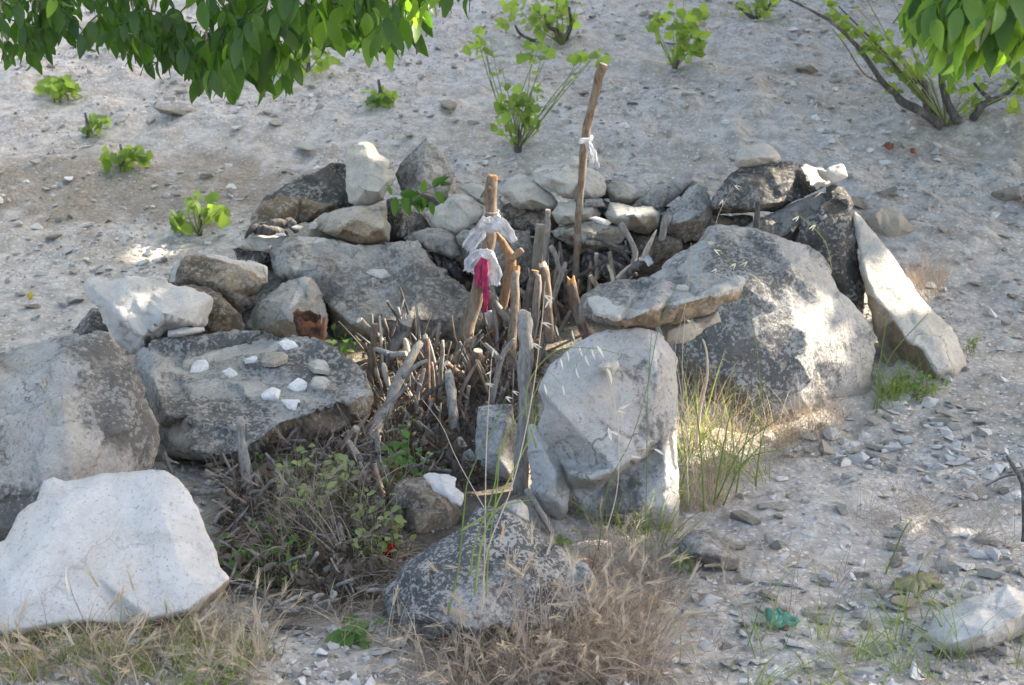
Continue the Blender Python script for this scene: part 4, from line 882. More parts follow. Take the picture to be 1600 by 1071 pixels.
tree('walnut tree beyond the picture edge, shading the huge lichened boulder', (5.4, 7.2), .17, [((5.2, 7.3, 4.9), (3.1, 3.0, 2.9))], 9500, .28, 3)
tree('unseen walnut tree added up the slope, shading the vineyard', (7.4, 11.0), .2, [((6.9, 10.8, 6.0), (3.3, 3.3, 3.6))], 9500, .32, 4)  # unseen trees from here on, added to keep the sun off the slope
tree('unseen tall walnut tree added high on the slope to shade the vines', (8.0, 15.0), .24, [((7.0, 14.0, 9.0), (4.2, 4.0, 4.6))], 11000, .38, 5)
tree('unseen spreading walnut tree added to shade the vine rows', (11.5, 13.5), .22, [((11.0, 13.2, 6.5), (3.8, 3.8, 4.2))], 9500, .36, 6)

def env_y(px, env):
    e = np.array(env); return np.interp(px, e[:, 0], e[:, 1])
ENV_L = [(-60,110),(0,105),(40,128),(80,110),(115,70),(150,95),(175,137),(205,112),(255,120),(290,150),(345,163),(375,155),(400,115),(430,162),(465,165),(480,105),(510,75),(545,80),(565,110),(590,128),(625,95),(650,92),(675,90),(685,40),(720,22),(740,0)]
rach = []; Ms = []
n = 0
while n < 310:
    px = rng.uniform(-60, 735) if n % 3 else rng.uniform(0, 560); e = env_y(px, ENV_L); Y = rng.uniform(3.3, 4.5)
    py = e - rng.uniform(50, 260) * 3.9 / Y if n < 200 else e - rng.uniform(62, 90)
    b = at(px + rng.uniform(-30, 30), py - 22, Y); d = np.array([rng.normal(0, .5), rng.normal(0, .5), rng.uniform(-.5, .1)])
    P, ms = compound(b, d, rng.uniform(.06, .092) * (.75 if px < 250 else 1), int(rng.choice([5, 5, 7])))
    pj = project(np.array([M[:3, 3] + M[:3, 1] for M in ms]))
    ok = [M for M, q in zip(ms, pj) if q[1] < env_y(q[0], ENV_L) + 10 * math.sin(q[0] * .11) + 4 and (q[0] < 735)]
    if len(ok) < 3: continue
    rach.append(tube(P, np.linspace(.0022, .0012, len(P)), 5)); Ms += ok; n += 1
# twigs that carry them
tw = []
for k in range(16):
    px = -40 + k * 50 + rng.uniform(-20, 20); Y = rng.uniform(3.5, 4.3); a_ = at(px, -150 - rng.uniform(0, 60), Y + .2); b_ = at(px + rng.uniform(-30, 60), env_y(px, ENV_L) - 75, Y)
    tw.append(tube(catmull([a_ + [-.3, .1, .5], a_, b_], 12), np.linspace(.010, .0025, 12), 6, .1))
part('twig', *join(tw), BK['brown'], TL, kind='stuff'); part('leaf_stalk', *join(rach), ML_D, TL, kind='stuff')
pj = project(np.array([M[:3, 3] + M[:3, 1] * .5 for M in Ms]))
order = sorted(range(len(Ms)), key=lambda i: -(np.linalg.norm(Ms[i][:3, 0]) / pj[i][2] if -20 < pj[i][0] < 1620 and pj[i][1] > -10 else -1))
for i in order[:298]: put_leaf(TL, 'L' if (Ms[i][0, 3] > -.5 and rng.random() < .65) or rng.random() < .06 else ('K' if Ms[i][0, 3] < -.75 and rng.random() < .8 else 'D'), Ms[i])  # darker leaves left, lighter right: shade and backlight painted by leaf colour
part('leaves', *leaves_mesh('D', [Ms[i] for i in order[298:]]), ML_D, TL, kind='stuff')
ENV_R = [(1395,10),(1405,62),(1440,92),(1475,128),(1500,140),(1530,125),(1555,115),(1575,148),(1600,110),(1680,110)]
Ms = []; rach = []; n = 0
while n < 105:
    px = rng.uniform(1430, 1670); e = env_y(px, ENV_R); Y = rng.uniform(2.8, 3.5)
    b = at(px, e - rng.uniform(90, 210), Y); d = np.array([rng.normal(-.3, .5), rng.normal(0, .5), rng.uniform(-.4, .1)])
    P, ms = compound(b, d, rng.uniform(.066, .088), 5)
    pj = project(np.array([M[:3, 3] + M[:3, 1] for M in ms])); pm = project(np.array([M[:3, 3] + M[:3, 1] * .45 for M in ms]))
    ok = [M for M, q, q2 in zip(ms, pj, pm) if q[1] < env_y(q[0], ENV_R) + 5 and q[0] > 1400 and q2[0] > 1412]
    if len(ok) < 3: continue
    rach.append(tube(P, np.linspace(.0022, .0012, len(P)), 5)); Ms += ok; n += 1
for M in Ms: put_leaf(TR, 'L' if rng.random() < .55 else 'D', M)
part('leaf_stalk', *join(rach), ML_L, TR, kind='stuff')
part('twig', *join([tube(catmull([at(1700, -260, 3.0) + [.3, .2, .4], at(1620, -120, 2.7), at(1560 + k * 30, -10, 2.6)], 12), np.linspace(.012, .003, 12), 6) for k in range(3)]), BK['brown'], TR, kind='stuff')

def vine(label, foot, blobs, shoots, trunk=(), nl=46, ls=.072, Y=None, kind='V', trunk_w=8, name='grapevine', cat='grapevine', light=.3):
    """foot pixel; blobs: (cx,cy,rx,ry) of foliage; shoots: pixel polylines with a leaf every few pixels; trunk: pixel polylines, width"""
    B = hit(*foot); Y = B[1]; s = Y / F
    B[2] = gz(B[:1], B[1:2])[0]; root = empty(name, B, label, cat)
    k = 0
    for pl, w0, w1 in trunk:
        P = np.array([at(a, b, Y + rng.normal(0, .04)) for a, b in pl]); P[0] = P[0] * .5 + np.array([P[0][0], Y, P[0][2]]) * .5
        part('trunk' if k == 0 else 'cane', *tube(catmull(P, 16), np.linspace(w0, w1, 16) * s / 2, 8, .18, k), BK['dark' if w0 > 5 else 'brown'], root); k += 1
    if not trunk: part('trunk', *tube(catmull([B - [0, 0, .03], B + [.01, 0, .05], B + [.0, .01, .12]], 8), np.linspace(trunk_w, trunk_w * .5, 8) * s / 2, 7, .2), BK['dark'], root)
    def lf(q, sz):
        dcam = np.array([0, -1., .5]); n_ = dcam + runit() * 1.3; d_ = np.array([rng.normal(0, .7), rng.normal(-.2, .4), rng.normal(-.25, .5)])
        put_leaf(root, kind, basis(q, d_, n_, sz))
    tot = sum(b[2] * b[3] for b in blobs) or 1; stems = []
    for cx, cy, rx, ry in blobs:
        for _ in range(max(2, int(1.6 * nl * rx * ry / tot))):
            a = rng.uniform(0, 6.3); r_ = rng.random() ** .6
            px, py = cx + rx * r_ * math.cos(a), cy + ry * r_ * math.sin(a); q = at(px, py, Y + rng.uniform(-1, 1) * rx * s * .9)
            if q[2] < gz(q[:1], q[1:2])[0] + .02: q[2] += .04
            lf(q, ls * rng.uniform(.45, 1.2))
        for _ in range(3):
            e_ = at(cx + rng.uniform(-.6, .6) * rx, cy + rng.uniform(-.7, .4) * ry, Y + rng.normal(0, .05)); stems.append(tube(catmull([B, (B + e_) / 2 + [rng.normal(0, .02), 0, .02], e_], 8), np.linspace(.004, .0018, 8), 5))
    for pl in shoots:
        Q = catmull([at(a, b, Y + rng.normal(0, .03)) for a, b in pl], 24); stems.append(tube(Q, np.linspace(.0036, .0014, 24), 5))
        for i in range(5, 24, 3): lf(Q[i] + runit() * .02, ls * rng.uniform(.45, .9) * (1.1 - i / 40))
    if stems: part('shoot', *join(stems), ML_Y, root)
    return root
vine('lone leafy grapevine straight behind the stone wall, long thin shoots above it', (808, 230), [(812, 185, 42, 36), (815, 150, 30, 20), (750, 68, 16, 24), (845, 85, 32, 14), (925, 86, 28, 15)], [[(808, 215), (785, 150), (765, 60)], [(812, 215), (835, 130), (850, 80)], [(815, 215), (870, 150), (935, 82)], [(808, 210), (790, 130), (782, 95)]], nl=78, trunk_w=14)
vine('grapevine with dark forked trunk at the top edge, left of the long leaning stick', (878, 66), [(815, 25, 38, 28), (855, 35, 30, 22), (890, 20, 22, 24), (845, 2, 50, 14)], [], trunk=[([(880, 72), (872, 50), (858, 42), (850, 20)], 9, 4), ([(880, 68), (892, 40), (889, 12)], 8, 4), ([(850, 70), (815, 55), (805, 40)], 6, 3)], nl=62)
vine('grapevine with pale lime tips above the long leaning stick, alone on the upper slope', (1054, 108), [(1066, 70, 34, 28), (1070, 25, 30, 26), (1025, 38, 20, 14), (1085, 60, 18, 20)], [[(1055, 100), (1065, 50), (1070, -20)]], trunk=[([(1054, 112), (1060, 95), (1068, 80)], 6, 4)], nl=60)
vine('low round grapevine touching the top edge of the picture', (1180, 28), [(1178, 8, 34, 18), (1195, -10, 30, 16)], [], trunk=[([(1180, 30), (1165, 20), (1150, 5)], 7, 4), ([(1182, 29), (1200, 12), (1207, 0)], 7, 4)], nl=34)
vine('large gnarled grapevine with bare arching canes beside the hanging walnut leaves', (1478, 196),
     [(1385, 75, 26, 34), (1420, 45, 26, 30), (1330, 40, 18, 20), (1350, 70, 16, 14), (1480, 130, 20, 20), (1520, 150, 40, 22), (1590, 130, 24, 40), (1300, 15, 22, 14), (1420, 120, 30, 24)],
     [[(1440, 135), (1400, 80), (1355, 0), (1330, -50)], [(1440, 130), (1395, 70), (1340, 15)], [(1443, 130), (1420, 60), (1390, -10)]],
     trunk=[([(1478, 200), (1440, 175), (1410, 160), (1398, 145), (1380, 130), (1345, 80), (1300, 35), (1230, -2)], 17, 3), ([(1452, 185), (1446, 150), (1441, 130), (1420, 125), (1405, 110), (1375, 75), (1310, 10)], 13, 2), ([(1500, 192), (1482, 165), (1474, 140), (1470, 115), (1474, 95)], 15, 5), ([(1520, 188), (1535, 165), (1556, 155), (1575, 145), (1590, 130)], 13, 5), ([(1550, 158), (1535, 145), (1522, 130)], 8, 4), ([(1384, 134), (1350, 115), (1320, 70), (1300, 45)], 3, 1.5)], nl=80)
vine('small grapevine under the dark walnut branch, far up the bare slope', (95, 158), [(95, 137, 31, 15)], [], nl=40, trunk=[([(85, 160), (83, 148)], 3, 2), ([(108, 160), (106, 148)], 3, 2)])
vine('sparse young vine between two other small vines on the bare slope', (135, 214), [(155, 190, 20, 12), (128, 203, 12, 8)], [], nl=13)
vine('young vine growing in the brown patch of the bare slope', (190, 268), [(182, 252, 18, 18), (215, 240, 14, 16)], [], nl=24)
vine('bright young vine closest to the mound, near the long brown faced boulder', (310, 358), [(275, 343, 18, 14), (312, 315, 20, 14), (340, 328, 18, 16)], [], nl=20, ls=.085)
vine('tiny green vine alone between the walnut branch and the mound', (592, 173), [(592, 156, 22, 14)], [], nl=26)
vine('leafy vine half hidden behind the hanging walnut branch', (480, 112), [(480, 88, 48, 26), (440, 95, 26, 16)], [], nl=60)
vine('leafy vine in the corner behind the bright walnut leaves', (1610, 150), [(1600, 140, 26, 30), (1625, 110, 26, 24)], [], nl=30)
# walnut shoot growing out of the wall, and little plants
def sprig(label, pts, Y, kind='D', ls=.07, name='walnut_shoot', cat='plant', stems=()):
    B = at(*stems[0][0], Y); root = empty(name, B, label, cat)
    part('stem', *join([tube(catmull([at(a, b, Y) for a, b in st], 8), np.linspace(.004, .002, 8), 5) for st in stems]), BK['olive'], root)
    for x0, y0, x1, y1 in pts:
        a_, b_ = at(x0, y0, Y + rng.normal(0, .015)), at(x1, y1, Y - .03 + rng.normal(0, .02)); put_leaf(root, kind, basis(a_, b_ - a_, np.array([0, -.8, .5]) + runit() * .3, np.linalg.norm(b_ - a_)))
sprig('leafy walnut shoot sprouting between the pointed stone and the smooth pale stone', [(612,305,606,288),(618,308,616,338),(632,304,638,338),(640,305,664,325),(655,306,668,334),(625,303,650,302),(660,302,664,284),(676,292,690,276),(680,300,698,318),(672,315,678,338),(648,310,655,330),(688,290,702,284)], 5.42, stems=[[(640, 345), (640, 308), (615, 304)], [(640, 320), (662, 300), (690, 282)], [(662, 300), (676, 303), (690, 310)]], kind='D')
# ------------------------------------------------------------------ sticks, stumps, branches
def stick(label, pts, Y0=None, Y1=None, bark='grey', cut=None, name='stick', cat='stick', n=9, rough=.2, fork=(), tear=0, group=None, bury=.04):
    """pts: (px, py, width px) from base to tip"""
    pts = [tuple(p) for p in pts]
    if Y0 is None: Y0 = hit(pts[0][0], pts[0][1])[1]
    if Y1 is None: Y1 = Y0
    m = len(pts); Ys = np.linspace(Y0, Y1, m); P = np.array([at(p[0], p[1], y_) for p, y_ in zip(pts, Ys)]); Rr = np.array([p[2] * y_ / F / 2 for p, y_ in zip(pts, Ys)])
    if bury: P = np.concatenate([[P[0] - (P[1] - P[0]) / np.linalg.norm(P[1] - P[0]) * bury], P]); Rr = np.concatenate([[Rr[0]], Rr])
    k = max(8, int(np.linalg.norm(np.diff(P, axis=0), axis=1).sum() / .02)); Q = catmull(P, k)
    u = np.linspace(0, len(P) - 1, k); R_ = np.interp(u, np.arange(len(P)), Rr)
    if cut is None: R_[-1] *= .7
    wv = np.stack([fbm(np.stack([np.arange(k) * .35, np.full(k, len(label) * 1.7 + ax * 9), np.full(k, pts[0][0] * .1)], 1), 2, 8) for ax in range(3)], 1) * R_[:, None] * .35
    wv[0] = 0; wv[-1] = 0; Q = Q + wv
    parts = [tube(Q, R_, n, rough, len(label))]
    for fk in fork:
        fp = np.array([at(a, b, Y0 + (Y1 - Y0) * .6 - .01) for a, b, c in fk]); fr = np.array([c * Y0 / F / 2 for a, b, c in fk]); kk = 10
        parts.append(tube(catmull(fp, kk), np.interp(np.linspace(0, len(fp) - 1, kk), np.arange(len(fp)), fr), 7, rough, 3))
    V, Fc = join(parts); base = Q[0].copy()
    if cut is None: return solo(name, V, Fc, BK[bark], label, cat, group, base=base)
    root = empty(name, base, label, cat, group); part('bark', V, Fc, BK[bark], root)
    T = Q[-1] - Q[-2]; T /= np.linalg.norm(T); a = np.arange(n) / n * 2 * math.pi
    x_ = np.cross(T, [.3, .9, .2]); x_ /= np.linalg.norm(x_); y_ = np.cross(T, x_)
    rr = R_[-1] * .93; r0 = Q[-1] - T * .006 + rr * (np.cos(a)[:, None] * x_ + np.sin(a)[:, None] * y_)
    hgt = .004 + tear * (rng.random(n) * .8 + .2) if tear else np.full(n, .003)
    r1 = Q[-1] + T * hgt[:, None] + rr * (.85 if tear else .95) * (np.cos(a)[:, None] * x_ + np.sin(a)[:, None] * y_); c = Q[-1:] + T * hgt.mean() * (.5 if tear else 1)
    j = np.arange(n); j2 = (j + 1) % n
    Fd = np.concatenate([np.stack([j, j2, n + j2], 1), np.stack([j, n + j2, n + j], 1), np.stack([n + j, n + j2, np.full(n, 2 * n)], 1)])
    part('cut_end', np.concatenate([r0, r1, c]), Fd, CUT[cut], root, smooth=False)
    return root
stick('tall bent brown stick standing highest of all, white rag knotted halfway', [(899,486,11),(901,400,11),(906,310,12),(913,225,13),(925,165,13.5),(943,101,14)], 5.3, 5.2, 'brown', 'pale')
stick('thick upright stump wrapped in white rags and a pink rag', [(712,610,30),(720,580,29),(727,526,25),(740,485,22),(750,440,21),(762,382,19),(767,346,19),(770,277,19)], 4.86, 4.9, 'brown', 'orange', name='stump', cat='stump', fork=[[(766, 292, 9), (758, 300, 7), (751, 309, 4)]], n=12, tear=.004)
stick('orange barked branch with a cut fork, right beside the rag tied stump', [(771,525,17),(777,495,16),(786,470,15),(794,434,16),(798,408,17),(793,393,14),(784,376,11),(776,364,8)], 4.98, 4.92, 'orange', None, fork=[[(799, 406, 11), (808, 398, 10), (817, 391, 9)]])
stick('straight brown stump with torn tip between orange branch and thick grey stump', [(799,565,16),(801,500,15),(805,450,15),(807,424,12)], 4.8, 4.86, 'brown', 'orange', name='stump', cat='stump', tear=.02)
stick('thick pale grey stump with slanted top behind the thin grass stems', [(816,790,25),(816,705,26),(819,640,25),(822,560,24),(820,505,23),(818,492,19)], 3.84, 3.98, 'grey', 'grey', name='stump', cat='stump', n=12, tear=.012)
stick('red brown stump with a round dark sawn top in the middle of the mound', [(727,632,25),(733,600,22),(740,572,19),(747,549,17)], 4.62, 4.55, 'red', 'grey', name='stump', cat='stump', n=12)
stick('long grey forked branch leaning up from behind the flat topped boulder', [(572,738,26),(580,700,25),(592,664,22),(608,628,19),(632,580,16),(658,535,13)], 4.12, 4.5, 'grey', None, fork=[[(628, 590, 11), (650, 572, 8), (668, 563, 6)], [(600, 640, 9), (625, 615, 8), (640, 600, 6)]], n=12)
stick('knotty yellowish twig lying level beside the long grey branch', [(587,546,8),(600,550,9),(614,554,10),(634,553,9)], 4.6, 4.55, 'lichen', 'pale', bury=0)
stick('pale stick with a sawn grey end pointing at the tin', [(607,542,9),(585,522,11),(562,501,13)], 4.75, 4.7, 'olive', 'pale')
stick('short upright red brown stick next to the pale sawn one', [(578,585,11),(582,545,11),(586,507,11)], 4.68, 4.7, 'red', 'grey')
stick('thin tan cane standing by the short red brown stick', [(597,552,4),(595,520,4),(593,494,4)], 4.66, 4.66, 'pale')
stick('splintered dark broken stump behind the long grey branch', [(610,560,18),(620,535,20),(634,507,22)], 4.72, 4.72, 'dark', 'grey', name='stump', cat='stump', tear=.035)
stick('upright reddish stick with a torn side, just right of the long grey branch', [(668,622,11),(667,580,11),(666,550,10),(665,528,9)], 4.55, 4.55, 'red', 'pale', tear=.012)
stick('short bone white stub beside the splintered dark stump', [(638,556,11),(635,542,10),(632,529,7)], 4.62, 4.62, 'pale', bury=.02)
stick('small whitish peg hanging among the sticks near the flat topped boulder', [(608,607,5),(603,588,10),(599,568,8)], 4.45, 4.45, 'pale', bury=0)
stick('thin lichened post near the middle of the stick pile', [(688,615,8),(690,570,8),(692,532,7)], 4.6, 4.6, 'lichen')
stick('pale grey broken stump with a split top, before the red brown stump', [(711,705,20),(708,650,18),(705,615,17),(701,586,14)], 4.3, 4.42, 'lichen', 'pale', name='stump', cat='stump', tear=.016)
stick('dark brown branch slanting between the two middle stumps', [(728,594,12),(712,580,11),(698,568,11)], 4.58, 4.55, 'brown', 'pale', bury=0)
stick('grey stick leaning against the orange barked branch', [(797,504,13),(780,482,12),(763,458,11)], 4.95, 4.92, 'grey', 'grey', bury=0)
stick('thin black twig crossing low behind the rag tied stump', [(757,545,4),(748,530,4),(739,514,3.5)], 4.9, 4.9, 'dark', bury=0)
stick('slender grey forked stick in front of the thick grey stump', [(768,630,9),(776,592,9),(786,556,9),(804,530,7)], 4.45, 4.42, 'grey', None, fork=[[(784, 562, 7), (771, 549, 6), (757, 537, 5)]])
stick('curved orange brown stump with a torn top by the foot of the tall stick', [(919,532,17),(909,505,17),(899,474,17),(893,442,15)], 5.0, 4.98, 'red', 'orange', name='stump', cat='stump', tear=.025)
stick('stump with a pale frayed top between the torn stump and the straight brown one', [(858,520,17),(857,480,16),(853,440,15),(849,418,15)], 4.92, 4.95, 'brown', 'pale', name='stump', cat='stump', tear=.02)
stick('charred leaning stump with a bright orange cut', [(818,500,17),(826,462,16),(836,424,14)], 5.02, 5.04, 'dark', 'orange', name='stump', cat='stump')
stick('grey stick right beside the charred stump', [(835,510,12),(838,470,11),(842,430,11)], 4.98, 5.0, 'grey')
stick('straight dark grey pole standing before the stacked wall', [(852,430,10),(854,380,9),(856,329,9)], 5.25, 5.22, 'grey', 'grey')
stick('thick olive trunk shaded by the stacked wall, behind the straight pole', [(837,440,19),(841,395,18),(845,352,17)], 5.32, 5.3, 'olive', 'grey', name='stump', cat='stump')
stick('short bent grey stick between the straight pole and the tall bent stick', [(874,420,8),(868,400,8),(861,386,9)], 5.2, 5.2, 'grey', 'grey')
stick('grey stick leaning low toward the foot of the tall bent stick', [(866,460,9),(875,435,9),(884,410,8)], 5.12, 5.12, 'grey')
stick('grey curved branch rising to the long flat stone', [(990,415,9),(993,398,9),(986,377,8),(970,350,9)], 5.2, 5.25, 'grey', 'grey')
stick('crooked black twig in front of the long flat stone', [(986,411,6),(970,391,5.5),(955,382,5),(938,375,5),(916,373,4)], 5.22, 5.25, 'dark', None, fork=[[(973, 392, 4), (978, 384, 4), (977, 376, 3)]])
stick('dark slanting branch across the hollow of the wall', [(980,423,8),(955,410,7),(935,398,6),(918,391,6)], 5.2, 5.28, 'dark')
stick('dark arm of wood ending in a pale horn shaped spike', [(966,442,14),(980,428,14),(996,414,13),(1010,405,10)], 5.02, 5.1, 'dark')
stick('pale curved spike like a horn on the dark arm of wood', [(1006,404,11),(1012,388,9),(1018,374,6),(1026,359,2.5)], 5.06, 5.08, 'pale', bury=0)
stick('pale broken sliver beside the dark arm of wood', [(964,436,7),(974,425,6),(987,413,3)], 4.98, 5.0, 'pale', bury=0)
stick('small pinkish stub near the flat ledge stone', [(933,448,9),(928,440,9),(923,432,8)], 4.7, 4.72, 'brown', 'pale', bury=.02)
stick('little pale broken stub behind the flat ledge stone', [(958,440,6),(956,427,6),(950,415,5)], 4.9, 4.92, 'pale', 'orange', bury=.02)
stick('short dark post in front of the great dark slab', [(1181,365,11),(1182,335,10),(1183,310,9)], 5.15, 5.18, 'dark', 'grey')
stick('grey knob of wood against the thick dark grey block', [(1035,368,10),(1038,350,12),(1046,337,13)], 5.3, 5.3, 'grey', name='wood_knob', cat='wood', bury=.02)
stick('grey broken upright branch before the flat topped boulder', [(386,765,20),(384,735,20),(380,705,17),(377,680,14),(375,657,15)], 3.82, 3.86, 'lichen', 'grey', tear=.01, n=11)
stick('short whitish twig, broken, near the edge of the flat topped boulder', [(566,722,9),(555,704,9),(545,690,8)], 4.0, 4.0, 'pale', 'pale', bury=.0)
stick('bent grey twig planted below the whitish one', [(584,792,10),(574,755,9),(562,722,8)], 3.74, 3.85, 'grey')
stick('brown pointed stake in front of the half buried stone', [(606,805,12),(598,770,11),(585,726,9)], 3.66, 3.72, 'brown', 'grey')
stick('white lichened stick standing in the weeds beside the red rag', [(549,952,10),(542,905,10),(536,850,11),(528,810,9)], 3.25, 3.45, 'lichen', 'grey')
stick('dark flat piece of wood in the leaf litter', [(466,785,15),(460,760,16),(454,738,15)], 3.78, 3.82, 'brown', 'grey')
stick('smooth grey stick leaning on the long grey branch', [(590,725,10),(590,700,10),(589,674,9)], 4.0, 4.05, 'grey')
stick('short stub with round pale end by the flat topped boulder', [(524,704,11),(540,688,11),(557,670,13)], 4.05, 4.0, 'red', 'grey', bury=0)
stick('grey stick leaning in the leaf litter', [(430,806,9),(442,786,9),(456,767,8)], 3.62, 3.7, 'grey')
stick('squared grey piece of wood lying on the ground below the leaf litter', [(368,966,17),(396,982,18),(426,998,17)], 2.98, 2.92, 'grey', 'grey', bury=0, n=6)
stick('thin grey twig slanting across the bottom of the litter', [(531,1032,7),(555,1004,7),(581,980,6),(617,937,5)], 2.85, 3.1, 'grey', bury=0)
stick('light grey branch poking out from under the flat topped boulder', [(300,770,9),(325,771,9),(352,766,8)], 3.85, 3.8, 'lichen', 'pale', bury=0)
stick('short grey twig below the corner of the flat topped boulder', [(269,742,7),(263,725,6),(256,706,6)], 3.98, 4.0, 'grey', bury=0)
stick('half rotten grey branch lying along the litter', [(416,978,9),(450,962,11),(490,960,10),(546,953,8)], 3.05, 3.12, 'brown', bury=0)
stick('dark crooked twig at the picture edge above the path stones', [(1600,835,9),(1601,790,9),(1597,752,8),(1573,713,7)], 3.45, 3.6, 'dark', None, fork=[[(1592, 742, 4), (1570, 745, 3), (1540, 760, 2)]], bury=.02)
stick('grey weathered board leaning by the narrow upright stone', [(866,838,11),(845,800,11),(823,766,10)], 3.55, 3.62, 'grey', 'grey')
stick('mossy branch stub curving out below the dark blue grey stone', [(730,705,14),(742,718,12),(760,724,10),(783,725,8)], 4.0, 3.98, 'lichen', 'pale', bury=0)
stick('dead grey branch curving along the path', [(1150,900,6),(1185,912,6),(1240,916,5),(1275,935,3)], 3.3, 3.2, 'grey', bury=0)
stick('grey crooked stump behind the half buried brown stone', [(745,790,16),(735,750,17),(726,715,15),(720,690,13)], 3.95, 4.15, 'lichen', 'grey', name='stump', cat='stump', tear=.01)

def inzone(poly):
    p = np.array(poly, float)
    while True:
        q = p.min(0) + np.ptp(p, axis=0) * rng.random(2)
        if inpoly([q], p)[0]: return q
SL = [('the thick grey stump', 818, 600), ('the red brown sawn stump', 735, 590), ('the long grey branch', 615, 620), ('the reddish torn stick', 667, 575), ('the lichened post', 690, 570), ('the pale split stump', 706, 640), ('the rag tied stump', 722, 540), ('the pale sawn stick', 585, 522), ('the dark blue grey stone', 775, 690), ('the slender forked stick', 780, 570), ('the splintered stump', 622, 535), ('the tall bent stick', 900, 430), ('the charred stump', 826, 460), ('the frayed stump', 855, 465), ('the orange branch', 790, 440), ('the horn of wood', 1015, 390), ('the ledge stone', 930, 470), ('the straight dark pole', 854, 380), ('the torn curved stump', 905, 490), ('the half buried brown stone', 665, 795), ('the yellowish weed', 500, 830), ('the broken upright branch', 380, 710), ('the brown stake', 595, 765), ('the white lichened stick', 538, 880), ('the flat dark wood', 460, 760), ('the squared grey wood', 396, 982), ('the bent twig', 573, 755), ('the red rag', 610, 868)]
def near(px, py):
    nm, x_, y_ = min(SL, key=lambda l: math.hypot(px - l[1], py - l[2])); dx, dy = px - x_, py - y_
    rel = ('right of' if dx > 0 else 'left of') if abs(dx) > abs(dy) * 1.6 else (('below' if dy > 0 else 'above') if abs(dy) > abs(dx) * 1.6 else ('below and ' if dy > 0 else 'above and ') + ('right of' if dx > 0 else 'left of'))
    return ('just ' if math.hypot(dx, dy) < 28 else '') + rel + ' ' + nm
CN = dict(grey='grey', brown='brown', dark='blackish', red='reddish', olive='olive grey', lichen='pale grey')
k = 0; r_w = np.random.default_rng(5)
for row, (y_, Yw, n_) in enumerate([(300, 5.74, 5), (330, 5.66, 8), (358, 5.60, 8), (388, 5.54, 7)]):
    for q in range(n_):
        cx = 770 + (q + .5 + r_w.uniform(-.2, .2)) * (360 / n_) + 12 * (row % 2); cy = y_ + r_w.uniform(-6, 6); hw, hh_ = r_w.uniform(24, 36), r_w.uniform(11, 17)
        an = np.sort(np.arange(8) / 8 * 6.283 + r_w.uniform(-.25, .25, 8)); ol = [(cx + math.cos(a) * hw * r_w.uniform(.82, 1.08), cy + math.sin(a) * hh_ * r_w.uniform(.8, 1.1) + (math.cos(a) * hw * .12 * (1 if q % 2 else -1))) for a in an]
        rock(f"{['pale', 'brownish', 'dark', 'grey'][k % 4]} flat stone packed in the wall {near(cx, cy)}", ['chalk', 'brown', 'dark', 'tan'][k % 4], Yw, ol, (), lean=.5, R=.025, T=.18, bulge=.05, name='stone', cat='stone', group='flat stones packed into the wall'); k += 1
UP = [(575,540),(640,530),(700,540),(760,520),(830,540),(835,600),(780,690),(735,720),(640,720),(585,680)]
for k in range(190):
    px, py = inzone(UP); L = rng.uniform(30, 105) if py < 640 else rng.uniform(25, 60); a = rng.normal(0, .45); w_ = 2.2 + 6.5 * rng.random() ** 2; bk_ = str(rng.choice(['grey', 'brown', 'brown', 'dark', 'red', 'dark', 'grey', 'olive']))
    stick(f"{'thin' if w_ < 6 else 'thick' if w_ > 8.3 else 'short'} {CN[bk_]} stick {'upright' if abs(a) < .25 else 'leaning left' if a < 0 else 'leaning right'} {near(px + math.sin(a) * L, py + 18 - math.cos(a) * L)}", [(px, py + 18, w_), (px + math.sin(a) * L * .5 + rng.normal(0, 3), py + 18 - math.cos(a) * L * .5, w_ * .9), (px + math.sin(a) * L, py + 18 - math.cos(a) * L, w_ * .8)], None, None,
          bk_, str(rng.choice(['pale', 'grey', 'orange'])) if k % 3 == 0 else None, group='short sticks crowded inside the mound', n=7, bury=.02, fork=[[(px + math.sin(a) * L * f_, py + 18 - math.cos(a) * L * f_, w_ * .7), (px + math.sin(a) * L * f_ + g_ * .6, py + 18 - math.cos(a) * L * f_ - abs(g_) * .6, w_ * .5), (px + math.sin(a) * L * f_ + g_, py + 18 - math.cos(a) * L * f_ - abs(g_) * 1.3, w_ * .35)] for f_, g_ in [(rng.uniform(.35, .75), rng.choice([-1, 1]) * rng.uniform(7, 18)) for _ in range(int(rng.random() < .4))]])
UP2 = [(740,430),(900,400),(980,410),(900,470),(850,560),(790,560)]
for k in range(34):
    px, py = inzone(UP2); L = rng.uniform(25, 65); a = rng.normal(.1, .45); w_ = rng.uniform(4, 9); P_ = hit(px, py + 30); bk_ = str(rng.choice(['grey', 'brown', 'dark', 'lichen', 'brown', 'olive']))
    stick(f"shaded {'thin' if w_ < 6 else 'short'} {CN[bk_]} stick {'upright' if abs(a) < .25 else 'leaning left' if a < 0 else 'leaning right'} {near(px + math.sin(a) * L, py + 22 - math.cos(a) * L)}", [(px, py + 22, w_), (px + math.sin(a) * L * .5, py + 22 - math.cos(a) * L * .5, w_ * .9), (px + math.sin(a) * L, py + 22 - math.cos(a) * L, w_ * .8)], min(P_[1], 5.2), None,
          bk_, str(rng.choice(['pale', 'grey', 'orange'])) if k % 4 == 0 else None, group='short sticks by the stacked wall', n=7, bury=.02)
LIT = [(330,745),(440,715),(560,690),(620,720),(700,740),(620,860),(600,960),(420,1000),(350,960),(345,840)]
